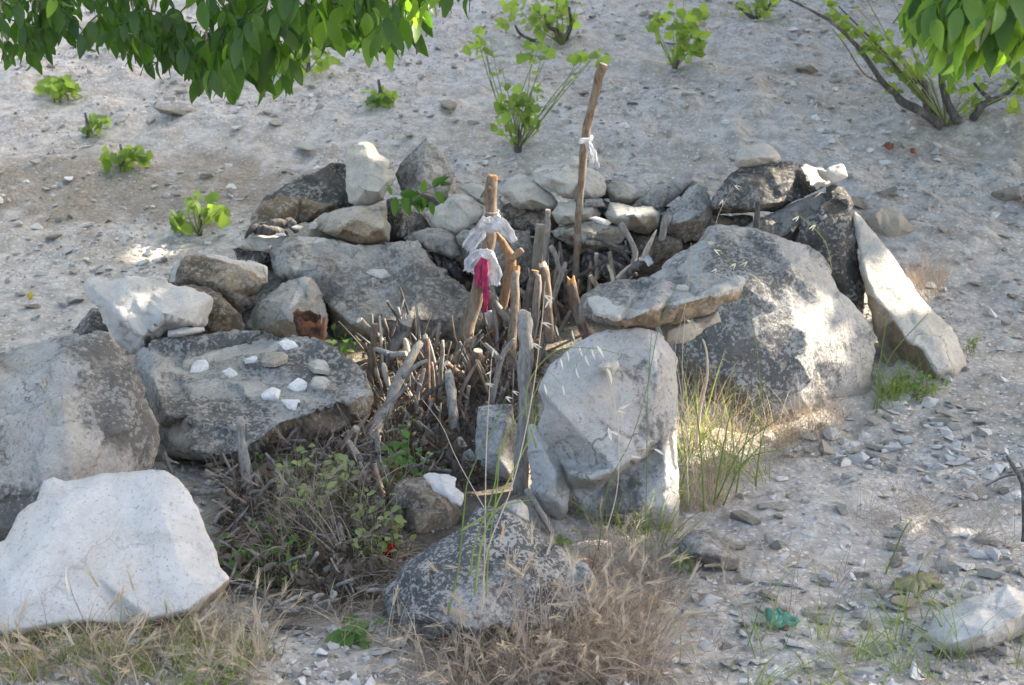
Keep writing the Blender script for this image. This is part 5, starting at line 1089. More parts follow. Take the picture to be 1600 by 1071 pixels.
for k in range(190):
    px, py = inzone(LIT); L = rng.uniform(25, 85); a = rng.uniform(0, 3.14); w_ = rng.uniform(3, 8); P_ = hit(px, py); Y = P_[1]
    q = P_ + np.array([0, 0, rng.uniform(.01, .07)]); dv = np.array([math.cos(a), math.sin(a), rng.normal(0, .6)]) * L * Y / F
    pr = project(np.array([q - dv / 2, q + [rng.normal(0, .006), 0, .004], q + dv / 2])); Ys = [q[1] - dv[1] / 2, q[1] + dv[1] / 2]
    bk_ = str(rng.choice(['grey', 'brown', 'dark', 'grey', 'lichen'])); stick(f"{'thin' if w_ < 5 else 'stout'} {CN[bk_]} twig in litter {near(px, py)}", [(r_[0], r_[1], w_) for r_ in pr], Ys[0], Ys[1], bk_, None, name='twig', cat='twig', group='twigs in the leaf litter', n=6, bury=0)

# black twisted root on the back stones
Y = 5.55
solo('twisted_root', *join([tube(catmull([at(a, b, Y + c) for a, b, c in pl], 24), np.interp(np.linspace(0, 1, 24), [0, .5, 1], [w0, w1, w2]) * Y / F / 2, 9, .45, k) for k, (pl, w0, w1, w2) in enumerate([
    ([(382,374,0),(392,360,-.02),(408,354,.02),(430,352,0),(450,350,.02),(463,362,0)], 5, 17, 12), ([(400,360,0),(425,360,-.04),(448,366,0)], 12, 18, 8), ([(440,352,0),(452,346,.02),(462,350,0)], 9, 10, 4)])]),
     BK['dark'], 'black twisted root lying in front of the long brown faced boulder', 'root')

# rusty tin
t = NT('rusted_iron'); v = t.coords(); n1 = t.noise(v, 22, 5, .7); n2 = t.noise(v, 80, 4, .7)
c = t.mix(t.step(n1, .35, .62), (.045, .028, .02), (.22, .095, .045)); c = t.mix(t.step(n2, .55, .7), c, (.05, .032, .025)); MRUST = t.finish(c, .85, t.bump(n2, .6, .004), .2)
B = at(486, 532, 4.72); r_ = 22 * 4.72 / F; hh = 50 * 4.72 / F; n = 26; rows = 12; Vt = []
for i in range(rows):
    for j in range(n):
        a = j / n * 2 * math.pi; u = i / (rows - 1); top = 1 - .28 * (math.sin(a * 1.0 + 2.2) * .5 + .5) - .10 * abs(math.sin(a * 3.5 + 1)); rr = r_ * (1 + .10 * math.sin(a * 3 + u * 5) - .16 * u * math.cos(a - 4.2) + .05 * math.sin(u * 19))
        Vt.append(B + [rr * math.cos(a) - .012 * u, rr * math.sin(a) * .8, hh * u * top])
Vt = np.array(Vt); ii, jj = np.meshgrid(np.arange(rows - 1), np.arange(n), indexing='ij'); ii, jj = ii.ravel(), jj.ravel(); j2 = (jj + 1) % n
Fo = np.stack([ii * n + jj, ii * n + j2, (ii + 1) * n + j2, (ii + 1) * n + jj], 1); cen = Vt.mean(0); Vi = Vt.copy(); Vi[:, :2] = cen[:2] + (Vt[:, :2] - cen[:2]) * .94
jr = np.arange(n); rim = np.stack([(rows - 1) * n + jr, (rows - 1) * n + (jr + 1) % n, rows * n + (rows - 1) * n + (jr + 1) % n, rows * n + (rows - 1) * n + jr], 1)
rt = empty('rusty_tin', B, 'crumpled rusty tin with a ragged open top before the grey ridged stone', 'tin')
part('tin_wall', np.concatenate([Vt, Vi]), np.concatenate([Fo, Fo[:, ::-1] + rows * n, rim]), MRUST, rt)
part('torn_strip', *tube(catmull([at(503, 534, 4.66), at(506, 512, 4.66), at(507, 496, 4.67)], 10), np.linspace(.010, .006, 10), 6, .2), MRUST, rt)

# ------------------------------------------------------------------ rags
def cloth_mat(name, a, b, tr):
    t = NT(name); v = t.coords(); n1 = t.noise(v, 30, 4, .6); n2 = t.noise(v, 400, 2, .5); a = tuple(x * .62 for x in a)
    return t.finish(t.mix(t.step(n1, .3, .7), a, b), .95, t.bump(n2, .3, .001, t.bump(n1, .35, .006)), .1, (.3, tr))
MCW = cloth_mat('white_cotton', (.66, .65, .67), (.80, .79, .80), (.7, .69, .68)); MCP = cloth_mat('pink_cotton', (.52, .06, .14), (.60, .09, .19), (.5, .06, .14)); MCR = cloth_mat('red_cotton', (.50, .012, .01), (.62, .03, .02), (.5, .02, .02))
def strip(pl, Y, folds=3, amp=.010, seed=0, n=26, m=13):
    """hanging cloth: pl = (px, py, width px); pleats run along it"""
    P = catmull([at(a, b, Y) for a, b, w_ in pl], n); W_ = np.interp(np.linspace(0, len(pl) - 1, n), np.arange(len(pl)), [w_ * Y / F for a, b, w_ in pl])
    T = np.gradient(P, axis=0); T /= np.linalg.norm(T, axis=1, keepdims=True); V = []
    for i in range(n):
        sd = np.cross(T[i], [0, 1, 0]); sd /= np.linalg.norm(sd); fr = i / (n - 1)
        for j in range(m):
            u = j / (m - 1) - .5; ph = seed * 1.7 + fr * 1.3
            ph = ph + 1.1 * math.sin(fr * 5 + seed); o_ = math.sin(u * folds * 2 * math.pi + ph) * amp * (.35 + fr) * (.5 + .5 * math.sin(fr * 8 + seed * 2 + u * 5)) + math.sin(u * 17 + fr * 9 + seed) * amp * .25
            e_ = (.03 * math.sin(u * 23 + seed) + .02 * math.sin(u * 57)) * fr * 2 if fr > .6 else 0
            V.append(P[i] + sd * u * W_[i] * (1 + .06 * math.sin(fr * 14 + seed + j)) + np.array([0, -1, 0]) * (o_ + .004) + T[i] * e_ * W_[i])
    i, j = np.meshgrid(np.arange(n - 1), np.arange(m - 1), indexing='ij'); i, j = i.ravel(), j.ravel()
    F4 = np.stack([i * m + j, i * m + j + 1, (i + 1) * m + j + 1, (i + 1) * m + j], 1)
    V = np.array(V); cr = np.stack([fbm(V * 55 + k * 7 + seed, 3, 50 + k, .6) for k in range(3)], 1); V = V + cr * np.array([.007, .006, .007]) * np.repeat(np.linspace(.3, 1, n), m)[:, None]
    return V, np.concatenate([F4[:, [0, 1, 2]], F4[:, [0, 2, 3]]])
def band(cx, cy, Y, rx, h, tilt=0, seed=0, n=22, m=7):
    """cloth wound round a stick"""
    c = at(cx, cy, Y); r_ = rx * Y / F; hh = h * Y / F; V = []
    for i in range(n):
        a = i / n * 2 * math.pi
        for j in range(m):
            b = j / (m - 1) * 2 - 1; k = r_ * (1 + .28 * (1 - b * b) + .06 * math.sin(a * 5 + j * 2 + seed)); V.append(c + [k * math.cos(a), k * math.sin(a), b * hh / 2 + tilt * r_ * math.cos(a) + .1 * hh * math.sin(3 * a + seed)])
    i, j = np.meshgrid(np.arange(n), np.arange(m - 1), indexing='ij'); i, j = i.ravel(), j.ravel(); i2 = (i + 1) % n
    F4 = np.stack([i * m + j, i2 * m + j, i2 * m + j + 1, i * m + j + 1], 1)
    return np.array(V), np.concatenate([F4[:, [0, 1, 2]], F4[:, [0, 2, 3]]])
def rag(label, pieces, mat, name='rag'):
    V, Fc = join([p for p in pieces]); o = solo(name, V, Fc, mat, label, 'rag')
    md = o.modifiers.new('thickness', 'SOLIDIFY'); md.thickness = .0012; md.offset = 0
    return o
Yr = 4.90
rag('upper white rag draped round the stump like a shawl', [band(767, 346, Yr, 12, 17, .3, 1), strip([(760,340,12),(752,358,22),(742,372,24),(730,392,20)], Yr - .05, 2, .010, 1), strip([(770,340,12),(782,350,20),(793,362,20),(803,378,11)], Yr - .05, 2, .009, 4), strip([(752,350,14),(768,356,18),(784,352,14)], Yr - .06, 1.5, .006, 2)], MCW)
rag('lower white rag knotted round the stump above the pink rag', [band(757, 402, Yr, 14, 18, -.1, 3), strip([(752,394,16),(746,402,28),(740,414,30),(734,426,24)], Yr - .055, 2.5, .010, 5), strip([(764,402,14),(770,418,24),(772,432,25),(772,446,18)], Yr - .05, 2.5, .010, 7), strip([(748,394,12),(760,398,18),(770,396,12)], Yr - .062, 1, .008, 9)], MCW)
rag('bright pink rag hanging from the lower white rag', [strip([(757,404,12),(752,418,19),(749,434,18),(750,447,9)], Yr - .07, 2, .007, 2), strip([(757,406,8),(758,432,11),(759,462,10),(759,487,6)], Yr - .075, 1.5, .005, 6)], MCP)
rag('white rag knotted on the tall bent stick', [band(915, 219, 5.22, 9, 9, .3, 2), strip([(918,222,10),(924,238,14),(929,252,13),(934,264,6)], 5.18, 2, .008, 3), strip([(917,222,6),(922,240,8),(926,256,5)], 5.17, 1, .006, 8)], MCW)
rag('small red rag tied low on a twig in the weeds', [strip([(614,849,8),(608,862,10),(606,875,11),(608,887,9)], 3.36, 1.5, .005, 2), strip([(616,850,6),(611,856,8),(605,868,7)], 3.35, 1, .004, 5)], MCR)
rag('scrap of white rag on the dark arm of wood', [strip([(1008,402,9),(1013,407,11),(1016,414,7)], 5.0, 1.5, .005, 2), band(1007, 404, 5.07, 7, 6, .2, 1)], MCW)
solo('string', *tube(np.array([at(769, 330, 4.9) + np.array([math.cos(a) * .0235, math.sin(a) * .0235, .004 * math.sin(a)]) for a in np.linspace(0, 6.283, 30)]), .0018, 6), MCW, 'pale string tied round the top of the rag wrapped stump', 'string')

# bits on the path
def sheet(label, poly, Y, mat, name, cat, rise=.02, seed=0):
    r = np.random.default_rng(seed); b = resample(np.array([(a, b_, 0) for a, b_ in poly], float), 6, .8, seed)[:, :2]; c = b.mean(0); V = [hit(*c) + [0, 0, rise]]; k = 4
    for q in range(1, k + 1):
        for p in b:
            P = hit(*(c + (p - c) * q / k)); V.append(P + [0, 0, rise * (1 - (q / k) ** 2) + .008 + .007 * math.sin(p[0] * .33 + q) * q / k + r.normal(0, .002)])
    n = len(b); Fc = [(0, 1 + i, 1 + (i + 1) % n) for i in range(n)]
    for q in range(k - 1):
        for i in range(n): a0 = 1 + q * n + i; a1 = 1 + q * n + (i + 1) % n; Fc += [(a0, a0 + n, a1 + n), (a0, a1 + n, a1)]
    o = solo(name, np.array(V), np.array(Fc), mat, label, cat); md = o.modifiers.new('thickness', 'SOLIDIFY'); md.thickness = .002
    return o
t = NT('green_plastic'); MGP = t.finish((.10, .30, .22), .4, None, .5, (.3, (.1, .5, .35)))
sheet('scrap of blue green plastic lying among the pale pebbles', [(1195,958),(1215,956),(1235,968),(1250,980),(1230,984),(1200,986)], 3.1, MGP, 'plastic_scrap', 'litter', .012, 2)
t = NT('dry_leaf_olive'); v = t.coords(); n1 = t.noise(v, 40, 4, .6); MDL = t.finish(t.mix(n1, (.13, .125, .06), (.28, .265, .15)), .8, t.bump(n1, .5, .006), .2)
sheet('crumpled olive green dry leaf on the stones near the smooth white stone', [(1388,928),(1395,914),(1420,905),(1452,898),(1468,912),(1476,924),(1450,924),(1430,938),(1410,928)], 3.2, MDL, 'dry_leaf', 'leaf', .018, 4)
t = NT('red_dry_leaf'); MRL = t.finish((.17, .06, .035), .8)
for poly, lb in (([(1373,231),(1384,226),(1402,228),(1400,234),(1380,236)], 'reddish dry leaf on the slope under the large gnarled vine'), ([(1418,238),(1432,234),(1434,241),(1422,243)], 'smaller reddish dry leaf on the slope under the gnarled vine')):
    sheet(lb, [(sum(q[0] for q in poly) / len(poly) + (p[0] - sum(q[0] for q in poly) / len(poly)) * .6, p[1]) for p in poly], 6.8, MRL, 'dry_leaf', 'leaf', .008, 5)
t = NT('yellow_leaf'); MYL = t.finish((.55, .40, .04), .6, None, .3, (.3, (.6, .45, .05)))
sheet('yellow fallen leaf in the grass under the leaning white slab', [(24,1046),(34,1038),(55,1032),(72,1030),(66,1040),(45,1048)], 2.8, MYL, 'fallen_leaf', 'leaf', .012, 7)
sheet('small orange leaf on the bare slope', [(42,466),(46,460),(53,464),(50,472),(44,472)], 5.4, MYL, 'fallen_leaf', 'leaf', .012, 8)
# ------------------------------------------------------------------ grass, weeds, leaf litter
def grass_mat(name, a, b, tr):
    t = NT(name); k = t.attr('tone'); c = t.mix(k, a, b)
    return t.finish(c, .75, None, .2, (.35, t.mix(k, tuple(x * .8 for x in tr), tr)))
MGG = grass_mat('green_grass', (.10, .17, .04), (.24, .30, .09), (.35, .45, .10)); MGD = grass_mat('dry_grass', (.26, .19, .12), (.62, .53, .38), (.45, .36, .24)); MGB = grass_mat('brown_dead_grass', (.20, .15, .105), (.58, .49, .385), (.3, .2, .12)); MGT = grass_mat('grey_dead_grass', (.20, .17, .135), (.46, .40, .32), (.35, .3, .24))
MGK = grass_mat('dark_dead_grass', (.07, .056, .045), (.46, .40, .32), (.2, .16, .12))  # dark blades put shade into the litter gaps through colour
MSP = grass_mat('pale_spikelet', (.55, .48, .35), (.80, .76, .66), (.8, .75, .6))
def blades(P, dirs, L, W_, droop, seg=5, tone=None):
    """ribbons from P along dirs, bending down"""
    n = len(P); d = dirs / np.linalg.norm(dirs, axis=1, keepdims=True); pts = [P]; c = d.copy()
    for k in range(seg):
        c = c + np.array([0, 0, -1]) * (droop / seg)[:, None] * (k + .5) / seg * 2; c /= np.linalg.norm(c, axis=1, keepdims=True); pts.append(pts[-1] + c * (L / seg)[:, None])
    pts = np.stack(pts, 1); sd = np.cross(d, runit(n)); sd /= np.maximum(np.linalg.norm(sd, axis=1, keepdims=True), 1e-6)
    wk = np.linspace(1, .12, seg + 1) * np.minimum(1, np.linspace(.6, 3, seg + 1)); off = sd[:, None] * (W_[:, None] * wk[None])[..., None] / 2
    V = np.stack([pts - off, pts + off], 2).reshape(-1, 3); b = (np.arange(n) * (seg + 1) * 2)[:, None]; k = np.arange(seg)[None]
    F4 = np.stack([b + 2 * k, b + 2 * k + 1, b + 2 * k + 3, b + 2 * k + 2], -1).reshape(-1, 4)
    t_ = rng.random(n) if tone is None else tone
    return V, F4, np.repeat(t_, (seg + 1) * 2), pts
def zone_pts(poly, n, dens=None):
    p = np.array(poly, float); o = []
    while len(o) < n:
        q = p.min(0) + np.ptp(p, axis=0) * rng.random((n * 3, 2)); q = q[inpoly(q, p)]; o += list(q)
    return hits(np.array(o[:n]))
def lawn(name, poly, n, L, W_, lean, mat, label, droop=(.4, 1.4), lift=.0, heads=0, cat='grass'):
    nt_ = max(6, n // 14); tc = zone_pts(poly, nt_); tl = rng.normal(0, lean * .6, (nt_, 2)); ti = rng.integers(0, nt_, n); P = tc[ti] + np.stack([rng.normal(0, .014, n), rng.normal(0, .014, n), np.zeros(n)], 1)
    loose_ = rng.random(n) < .3; P[loose_] = zone_pts(poly, n)[loose_]; P[:, 2] += rng.uniform(-.005, lift, n)
    d = np.stack([tl[ti, 0] + rng.normal(0, lean * .7, n), tl[ti, 1] + rng.normal(-.1, lean * .7, n), np.abs(rng.normal(.9, .3, n)) if lean < 1 else np.abs(rng.normal(.3, .25, n))], 1)
    V, F4, t_, pts = blades(P, d, rng.uniform(*L, n), rng.uniform(*W_, n), rng.uniform(*droop, n))
    Vs, Fs, Ts = [V], [F4], [t_]; off = len(V)
    if heads:
        tips = pts[:heads, -1]; td = pts[:heads, -1] - pts[:heads, -3]; td /= np.linalg.norm(td, axis=1, keepdims=True); m = 14
        Pt = np.repeat(tips, m, 0) - np.repeat(td, m, 0) * (rng.random(heads * m) * .03)[:, None]; D = np.repeat(td, m, 0) + runit(heads * m) * .38
        V2, F2, t2, _ = blades(Pt, D, rng.uniform(.022, .045, heads * m), np.full(heads * m, .0018), np.full(heads * m, .05), 2, np.clip(rng.normal(.85, .15, heads * m), 0, 1))
        V3, F3, t3, _ = blades(tips - td * .03, td, np.full(heads, .05), np.full(heads, .008), np.full(heads, .1), 4, np.full(heads, .8))
        for a, b, c in ((V2, F2, t2), (V3, F3, t3)): Vs.append(a); Fs.append(b + off); Ts.append(c); off += len(a)
    o = link(name, mesh_np(name, np.concatenate(Vs), np.concatenate(Fs), mat, attrs={'tone': np.concatenate(Ts)}))
    return tag(o, label, cat, kind='stuff')
lawn('dry_grass', [(700,960),(880,905),(930,860),(1010,880),(1050,930),(1020,1085),(690,1085),(650,1030)], 1300, (.06, .19), (.0018, .0042), .9, MGB, 'reddish brown tangle of dead grass round the foot of the round fronted boulder', heads=130)
lawn('dry_grass', [(830,840),(960,830),(1060,860),(1050,960),(880,960)], 700, (.06, .17), (.0014, .003), .9, MGT, 'greyish feathery dead grass between the round fronted boulder and the standing slab', heads=90)
lawn('barley_grass', [(-20,1010),(230,985),(420,970),(440,1085),(-20,1085)], 1100, (.06, .17), (.002, .0042), .55, MGD, 'straw coloured wild barley under the leaning white slab', heads=130)
lawn('barley_grass', [(180,980),(330,950),(360,1000),(250,1030)], 160, (.08, .17), (.0012, .0026), .6, MGD, 'tall straw coloured barley heads against the lower edge of the leaning white slab', heads=40)
lawn('green_grass', [(-20,1020),(420,1000),(420,1085),(-20,1085)], 380, (.05, .13), (.003, .006), .45, MGG, 'short green blades mixed into the wild barley')
lawn('dry_grass', [(1050,560),(1090,640),(1180,680),(1310,650),(1310,700),(1190,740),(1130,800),(1060,800)], 900, (.08, .26), (.0014, .003), .5, MGD, 'straw and dry grass along the foot of the huge lichened boulder')
lawn('green_grass', [(1060,700),(1130,690),(1200,690),(1200,760),(1110,800),(1060,800)], 120, (.14, .34), (.003, .006), .36, MGG, 'tall fresh green grass in front of the huge lichened boulder', droop=(.2, 1.2))
lawn('dry_grass', [(1160,660),(1330,640),(1300,690),(1200,720)], 500, (.05, .13), (.001, .0022), .7, MGB, 'reddish fine dead grass at the base of the huge lichened boulder')
lawn('green_grass', [(880,790),(1060,800),(1060,870),(950,860),(880,830)], 200, (.08, .24), (.002, .005), .5, MGG, 'green blades between the standing slab and the dead grass')
lawn('green_grass', [(1355,610),(1440,600),(1460,615),(1370,650)], 160, (.06, .2), (.002, .0045), .5, MGG, 'green grass growing in the gap beside the slanting pale slab')
lawn('dry_grass', [(1400,420),(1470,430),(1480,470),(1420,470)], 260, (.06, .2), (.001, .0024), .4, MGB, 'reddish dry grass stalks behind the slanting pale slab')
lawn('dry_grass', [(1330,800),(1480,760),(1600,780),(1610,860),(1450,870),(1350,860)], 520, (.05, .18), (.0009, .002), .8, MGT, 'sparse tangle of dry stalks on the path', heads=10)
lawn('dry_grass', [(1040,880),(1500,900),(1610,1000),(1610,1085),(1020,1085)], 700, (.04, .15), (.0009, .0024), .8, MGT, 'thin dry stalks scattered over the stones of the path edge', heads=12)
lawn('green_grass', [(1040,990),(1610,960),(1610,1085),(1020,1085)], 230, (.07, .24), (.002, .0045), .55, MGG, 'thin green grass over the stones along the bottom of the picture')
lawn('dry_grass', [(330,740),(560,690),(640,760),(620,900),(560,1000),(430,990),(350,930)], 1300, (.05, .15), (.0014, .0034), 1.05, MGK, 'matted grey dead grass in the litter below the flat topped boulder', lift=.06, heads=70)
lawn('dry_grass', [(560,560),(830,540),(830,740),(600,740)], 900, (.04, .12), (.0012, .0026), 1.0, MGK, 'dead grass caught between the crowded sticks', lift=.05)
lawn('dry_grass', [(480,890),(640,860),(640,1010),(520,1020)], 600, (.05, .15), (.0009, .002), 1.0, MGD, 'pale dead grass beside the round fronted boulder', lift=.04)
lawn('green_grass', [(420,800),(620,790),(620,900),(430,920)], 260, (.04, .12), (.0015, .003), .8, MGG, 'fine green grass tangled in the weeds', lift=.03)
lawn('dry_grass', [(1380,300),(1600,290),(1600,345),(1380,340)], 90, (.04, .1), (.0012, .0022), .6, MGB, 'few dry tufts on the slope above the slanting slab')

lawn('dry_grass', [(690,1000),(1030,985),(1040,1090),(670,1090)], 620, (.08, .24), (.0018, .004), .55, MGB, 'tall reddish brown dead grass standing before the round fronted boulder', heads=150)
lawn('dry_grass', [(600,1010),(800,1000),(800,1085),(620,1085)], 220, (.05, .15), (.0016, .0036), .7, MGD, 'straw coloured grass stems under the round fronted boulder', heads=30)
lawn('dry_grass', [(335,760),(560,700),(640,770),(560,900),(430,900)], 800, (.08, .22), (.0016, .004), .7, MGK, 'long dead stalks leaning over the litter', lift=.08, heads=60, droop=(.1, .9))
lawn('dry_grass', [(730,1000),(940,985),(960,1060),(730,1070)], 260, (.16, .34), (.0012, .0026), .5, MGD, 'thin pale straws rising in front of the round fronted boulder', heads=90, droop=(.5, 2.2))
# curled dead leaves
def litter(name, poly, n, size, mat, label, lift):
    P = zone_pts(poly, n); P[:, 2] += rng.uniform(.004, lift, n); ms = []
    for p in P: ms.append(basis(p, np.append(rng.normal(0, 1, 2), rng.normal(0, .4)), np.array([0, 0, 1.]) + runit() * .7, rng.uniform(*size)))
    sh = [leaf_shape(.5, .25, .7, .8), leaf_shape(.6, -.2, -.5, -.6), leaf_shape(.45, .3, .9, 1.2)]; parts = []
    for M in ms: v_, f_ = sh[int(rng.integers(0, 3))]; parts.append((v_ @ M[:3, :3].T + M[:3, 3], f_))
    V, Fc = join(parts); o = link(name, mesh_np(name, V, Fc, mat, attrs={'tone': np.repeat(rng.random(n), len(sh[0][0]))})); return tag(o, label, 'leaf litter', kind='stuff')
MLT = grass_mat('dead_leaf', (.035, .028, .023), (.21, .18, .145), (.15, .09, .05))
litter('leaf_litter', [(340,745),(560,690),(700,730),(620,860),(560,960),(430,950),(350,900)], 1000, (.018, .045), MLT, 'curled dead brown leaves heaped below the flat topped boulder', .09)
litter('leaf_litter', [(560,560),(840,520),(840,720),(740,770),(600,740)], 800, (.02, .05), MLT, 'curled dead leaves packed between the crowded sticks', .07)
litter('leaf_litter', [(720,430),(900,400),(1000,420),(900,480),(800,560)], 260, (.03, .07), MLT, 'dead leaves in the shade below the stacked wall', .05)

# weeds: each plant its own stems and leaves
def weed(label, poly, n, ls, kind, h=.06, name='weed', cat='weed'):
    P = zone_pts(poly, n); B = P.mean(0); B[2] = P[:, 2].min(); root = empty(name, B, label, cat); st = []
    for p in P:
        q = p + np.array([rng.normal(0, .01), rng.normal(0, .01), h * rng.uniform(.3, 1.1)]); st.append(tube(catmull([p, (p + q) / 2 + runit() * .006, q], 5), np.full(5, .0011), 4))
        put_leaf(root, kind, basis(q, np.array([rng.normal(0, 1), rng.normal(-.2, 1), rng.normal(.05, .4)]), np.array([0, -.4, 1.]) + runit() * .5, ls * rng.uniform(.6, 1.2)))
    part('stem', *join(st), ML_Y, root)
weed('round leaved green weed before the half buried brown stone', [(590,770),(620,745),(660,745),(665,772),(620,795)], 50, .03, 'W', .12)
weed('tall leafy green weed stem by the brown pointed stake', [(608,740),(622,700),(640,705),(630,750)], 14, .04, 'W', .10)
weed('pale yellowish weed spread over the litter', [(440,770),(520,755),(560,800),(500,850),(430,830)], 110, .030, 'Y', .13)
weed('low yellow green weed between the white lichened stick and the red rag', [(545,810),(620,800),(640,850),(590,910),(545,890)], 100, .026, 'Y', .09)
weed('thin yellowish weed among dead grass close to the white slab', [(385,850),(440,850),(520,900),(480,950),(400,940)], 70, .026, 'W', .09)
weed('small green leaves under the shaded rim of the flat topped boulder', [(400,745),(470,735),(480,760),(410,780)], 30, .03, 'W', .08)
weed('fresh green weed touching the edge of the leaning white slab', [(342,890),(380,865),(396,885),(392,912),(352,912)], 22, .042, 'W', .06)
weed('little green weed on the bare litter near the squared grey wood', [(402,920),(425,912),(432,925),(415,932)], 12, .034, 'W', .03)
weed('green rosette weed beside the thin grey twig', [(540,1005),(560,980),(590,985),(588,1010),(560,1018)], 16, .055, 'W', .035)
weed('green weed in the hollow under the tilted boulder', [(512,560),(530,540),(560,545),(565,562),(535,570)], 20, .035, 'W', .07)
weed('dark green weeds in the gap between the grey stump and the standing slab', [(800,660),(835,630),(842,665),(825,690)], 18, .03, 'W', .06)
weed('leafy green weed at the lower end of the slanting pale slab', [(1385,618),(1410,605),(1470,608),(1465,622),(1410,632)], 50, .026, 'W', .06)
weed('pale weed next to the grey stone beside the path', [(1040,880),(1070,870),(1090,900),(1060,915)], 30, .02, 'Y', .05)
weed('small green weed below the corner of the grey boulder', [(205,722),(225,712),(232,728),(215,735)], 10, .03, 'W', .05)
weed('single round leaved weed near the leaning weathered board', [(868,850),(880,840),(892,852),(878,858)], 6, .034, 'W', .03)
weed('low weed patch between the litter and the sticks', [(640,745),(690,720),(700,745),(660,765)], 30, .022, 'Y', .04)
weed('pale weed tuft on the slope edge beside the path', [(1505,545),(1525,540),(1528,560),(1510,562)], 16, .02, 'Y', .05)

# grass stalks that can be told apart
def stalk(label, pl, Y, w_, mat, spk=(), name='grass_stalk', tone=.5, group=None, cat='grass stalk'):
    Yb, Yt = Y; m = len(pl); P = catmull([at(a, b, y_) for (a, b), y_ in zip(pl, np.linspace(Yb, Yt, m))], 20); root = empty(name, P[0], label, cat, group)
    pd = []
    for a, b, a2, b2, w2 in spk:
        p = at(a, b, Yt); q = P[np.linalg.norm(P - p, axis=1).argmin()]
        if np.linalg.norm(p - q) < .14: pd.append(tube(catmull([q, (p + q) / 2 + np.array([0, 0, .008]), p], 6), np.full(6, .0006), 4))
    V, Fc = join([tube(P, np.linspace(w_, w_ * .5, 20), 5)] + pd); part('stem', V, Fc, mat, root, attrs={'tone': np.full(len(V), tone)})
    for a, b, a2, b2, w2 in spk:
        p, q = at(a, b, Yt), at(a2, b2, Yt - .01); L = np.linalg.norm(q - p); sh, f_ = leaf_shape(w2, .12, .15, .3, (0, .15, .35, .6, .85, 1.0)); M = basis(p, q - p, np.array([0, -.8, .4]) + runit() * .4, L)
        v_ = sh @ M[:3, :3].T + M[:3, 3]; part('spikelet', v_, f_, MSP, root, attrs={'tone': np.full(len(v_), rng.uniform(.5, 1))})
def oat(pts, L=16):
    r_ = []
    for a, b in pts:
        an = rng.uniform(.2, 1.1) * rng.choice([-1, 1]); r_.append((a, b, a + L * math.sin(an), b + L * math.cos(an) * rng.uniform(.5, 1), .17)); r_.append((a, b, a + L * math.sin(an + .5), b + L * math.cos(an + .5) * .8, .13))
    return r_
stalk('pale straw oat stem rising from the round fronted boulder past the thick grey stump', [(752,960),(762,860),(800,760),(828,640),(845,520),(852,440)], (2.70, 3.0), .0016, MGD, oat([(850,462),(860,468),(846,505),(832,536)], 18), tone=.9)
stalk('straight straw stem in front of the dark blue grey stone', [(755,950),(758,820),(760,700),(768,560)], (2.70, 3.0), .0016, MGD, oat([(772,545),(768,580),(758,600)], 15), tone=.8)
stalk('reddish straw stem slanting from the litter to the round fronted boulder', [(760,800),(715,720),(690,665),(658,622)], (3.4, 3.7), .0015, MGD, (), tone=.95)
stalk('thick green blade bent sharply over the round fronted boulder', [(742,930),(752,850),(775,790),(800,740),(830,680),(838,650)], (2.70, 3.0), .0026, MGG, (), tone=.9)
stalk('green stem with bent flag leaf beside the thick grey stump', [(700,960),(716,890),(725,800),(735,740),(785,640)], (2.70, 3.0), .0022, MGG, oat([(790,620),(800,612)], 12), tone=.3)
stalk('tall green stem crossing the dark blue grey stone', [(760,930),(764,860),(777,760),(784,690),(830,625),(845,590)], (2.70, 3.0), .0018, MGG, (), tone=.6)
stalk('slim green stem in front of the round fronted boulder', [(735,900),(742,850),(770,770),(778,722),(790,680)], (2.70, 3.0), .0024, MGG, (), tone=.5)
stalk('olive grass blade hooked over the round fronted boulder', [(720,830),(760,805),(790,790),(828,781)], (2.70, 3.0), .0026, MGG, (), tone=.4)
stalk('arching green oat stem before the standing slab, spikelets nodding', [(838,700),(822,640),(830,590),(870,548),(930,545),(990,560)], (3.4, 3.5), .0018, MGG, [(a, b, a + 5, b + 18, .16) for a, b in ((868,508),(875,560),(885,548),(905,540),(915,555),(900,575),(878,602),(893,515),(925,545),(850,600))], tone=.95)
stalk('pale oat stem nodding in front of the standing slab', [(945,840),(965,760),(965,660),(950,590),(935,545)], (3.2, 3.3), .0015, MGD, [(932,540,945,560,.18),(948,575,958,602,.2),(966,640,984,632,.2),(964,642,978,646,.15),(950,668,956,690,.25),(968,682,950,672,.15),(985,712,1002,716,.2),(1022,702,1040,712,.2)], tone=.95)
stalk('green oat stem rising across the standing slab to the ledge stone', [(935,860),(950,760),(985,690),(1010,610),(1030,510),(1060,440)], (3.2, 3.4), .0014, MGG, (), tone=.2)
stalk('blue green stem upright before the standing slab', [(1008,870),(1010,760),(1012,620),(1018,520)], (3.2, 3.4), .0014, MGG, (), tone=.2)
stalk('tall straw stem upright in front of the gap beside the standing slab', [(1076,790),(1072,680),(1066,580),(1070,490)], (3.6, 3.75), .0014, MGD, oat([(1072,500)], 12), tone=.9)
stalk('orange straw stem leaning past the ledge stone', [(1090,780),(1062,600),(1055,545),(1072,470),(1080,380)], (3.6, 3.8), .0014, MGD, (), tone=.6)
stalk('broad twisted pale straw blade beside the huge lichened boulder', [(1088,700),(1094,640),(1105,590),(1104,550),(1098,530)], (3.7, 3.75), .0055, MGD, (), tone=.95)
stalk('long thin stem bowed against the huge lichened boulder with pale spikelets', [(1180,780),(1190,640),(1175,500),(1140,410),(1100,370)], (3.9, 4.0), .0012, MGG, oat([(1105,378),(1115,390),(1150,412),(1120,420),(1168,408)], 14), tone=.9)
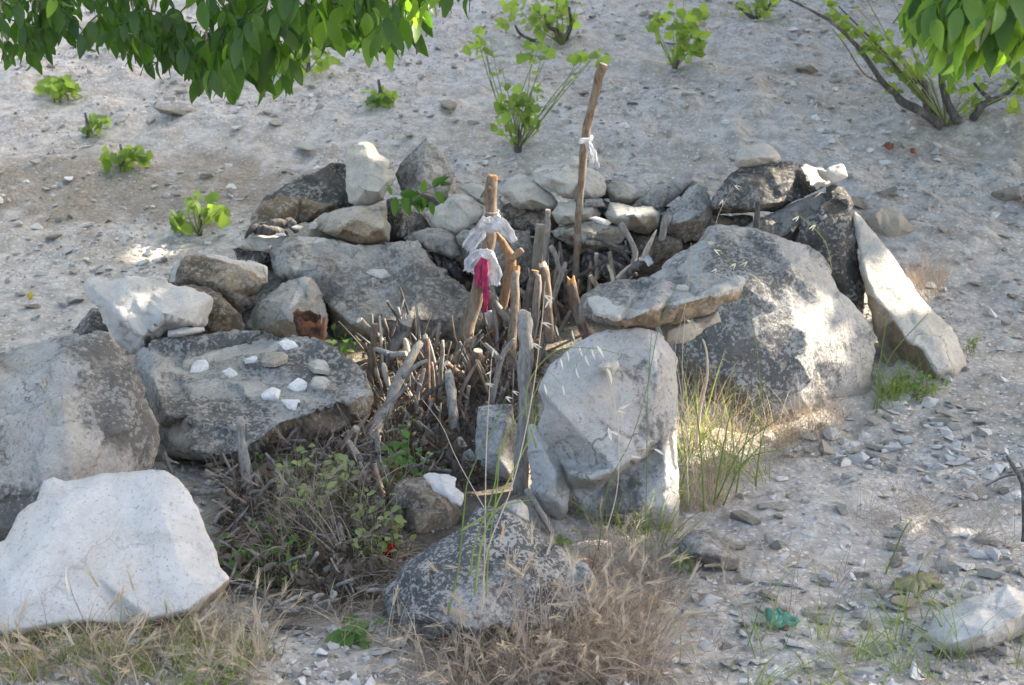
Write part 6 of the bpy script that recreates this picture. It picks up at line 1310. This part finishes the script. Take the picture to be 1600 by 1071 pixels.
stalk('thin pale stem with spikelets before the great dark slab', [(1118,352),(1125,330),(1145,292)], (4.4, 4.45), .001, MGD, oat([(1147,290),(1130,312)], 12), tone=.9)
stalk('yellowish stem with spikelets before the upright dark slab', [(1300,420),(1290,380),(1265,350),(1245,335)], (4.3, 4.4), .0012, MGG, oat([(1248,338),(1275,352)], 13), tone=1.)
stalk('white spikelet stem near the great dark slab', [(1235,300),(1234,292),(1234,285)], (5.0, 5.0), .0008, MGD, oat([(1234,288)], 8), tone=.9)
for k, (pl, Yb) in enumerate([([(1115,790),(1130,700),(1150,600)], 3.6), ([(1100,800),(1095,700),(1085,620)], 3.6), ([(1150,770),(1165,690),(1195,600)], 3.7), ([(1180,760),(1190,690),(1205,640)], 3.8), ([(1120,780),(1160,700),(1215,655)], 3.7), ([(1130,790),(1165,720),(1230,700)], 3.7), ([(1370,640),(1375,570),(1385,500)], 4.4), ([(1365,640),(1390,560),(1450,490)], 4.4), ([(1375,630),(1400,590),(1430,570)], 4.4)]):
    stalk('tall fresh green blade of grass against the huge lichened boulder' if k < 6 else ['short', 'long bent', 'lowest spreading'][k - 6] + ' green blade in the gap beside the slanting pale slab', pl, (Yb, Yb + .05), .0026, MGG, (), name='grass_stalk', tone=.2 + .1 * (k % 4), group='green blades by the huge boulder' if k < 6 else 'green blades beside the slanting slab')
for k in range(9):
    a = rng.uniform(1150, 1590); b = rng.uniform(960, 1071); L = rng.uniform(60, 170); s_ = rng.normal(0, 55)
    Yb = hit(a, b)[1]; stalk(f"{'green' if k % 2 else 'straw'} thin grass stalk arching {whereis(a, b)}", [(a, b), (a + s_ * .35, b - L * .6), (a + s_, b - L)], (Yb, Yb + .02), .0012, MGG if k % 2 else MGD, (), tone=.3 + .06 * k, group='stalks over the path edge')
stalk('pale blue green reed stem slanting over the path', [(1380,905),(1395,870),(1412,830),(1425,812)], (3.3, 3.35), .0026, MGG, (), tone=.3)
stalk('long straw lying slantwise on the path', [(1135,935),(1180,910),(1230,885),(1275,872)], (3.1, 3.3), .0018, MGD, (), tone=.9)
stalk('barley ear standing dark against the leaning white slab', [(132,972),(120,945),(112,925),(105,895)], (2.72, 2.74), .0012, MGB, [(112,928,101,888,.12)], tone=.2)
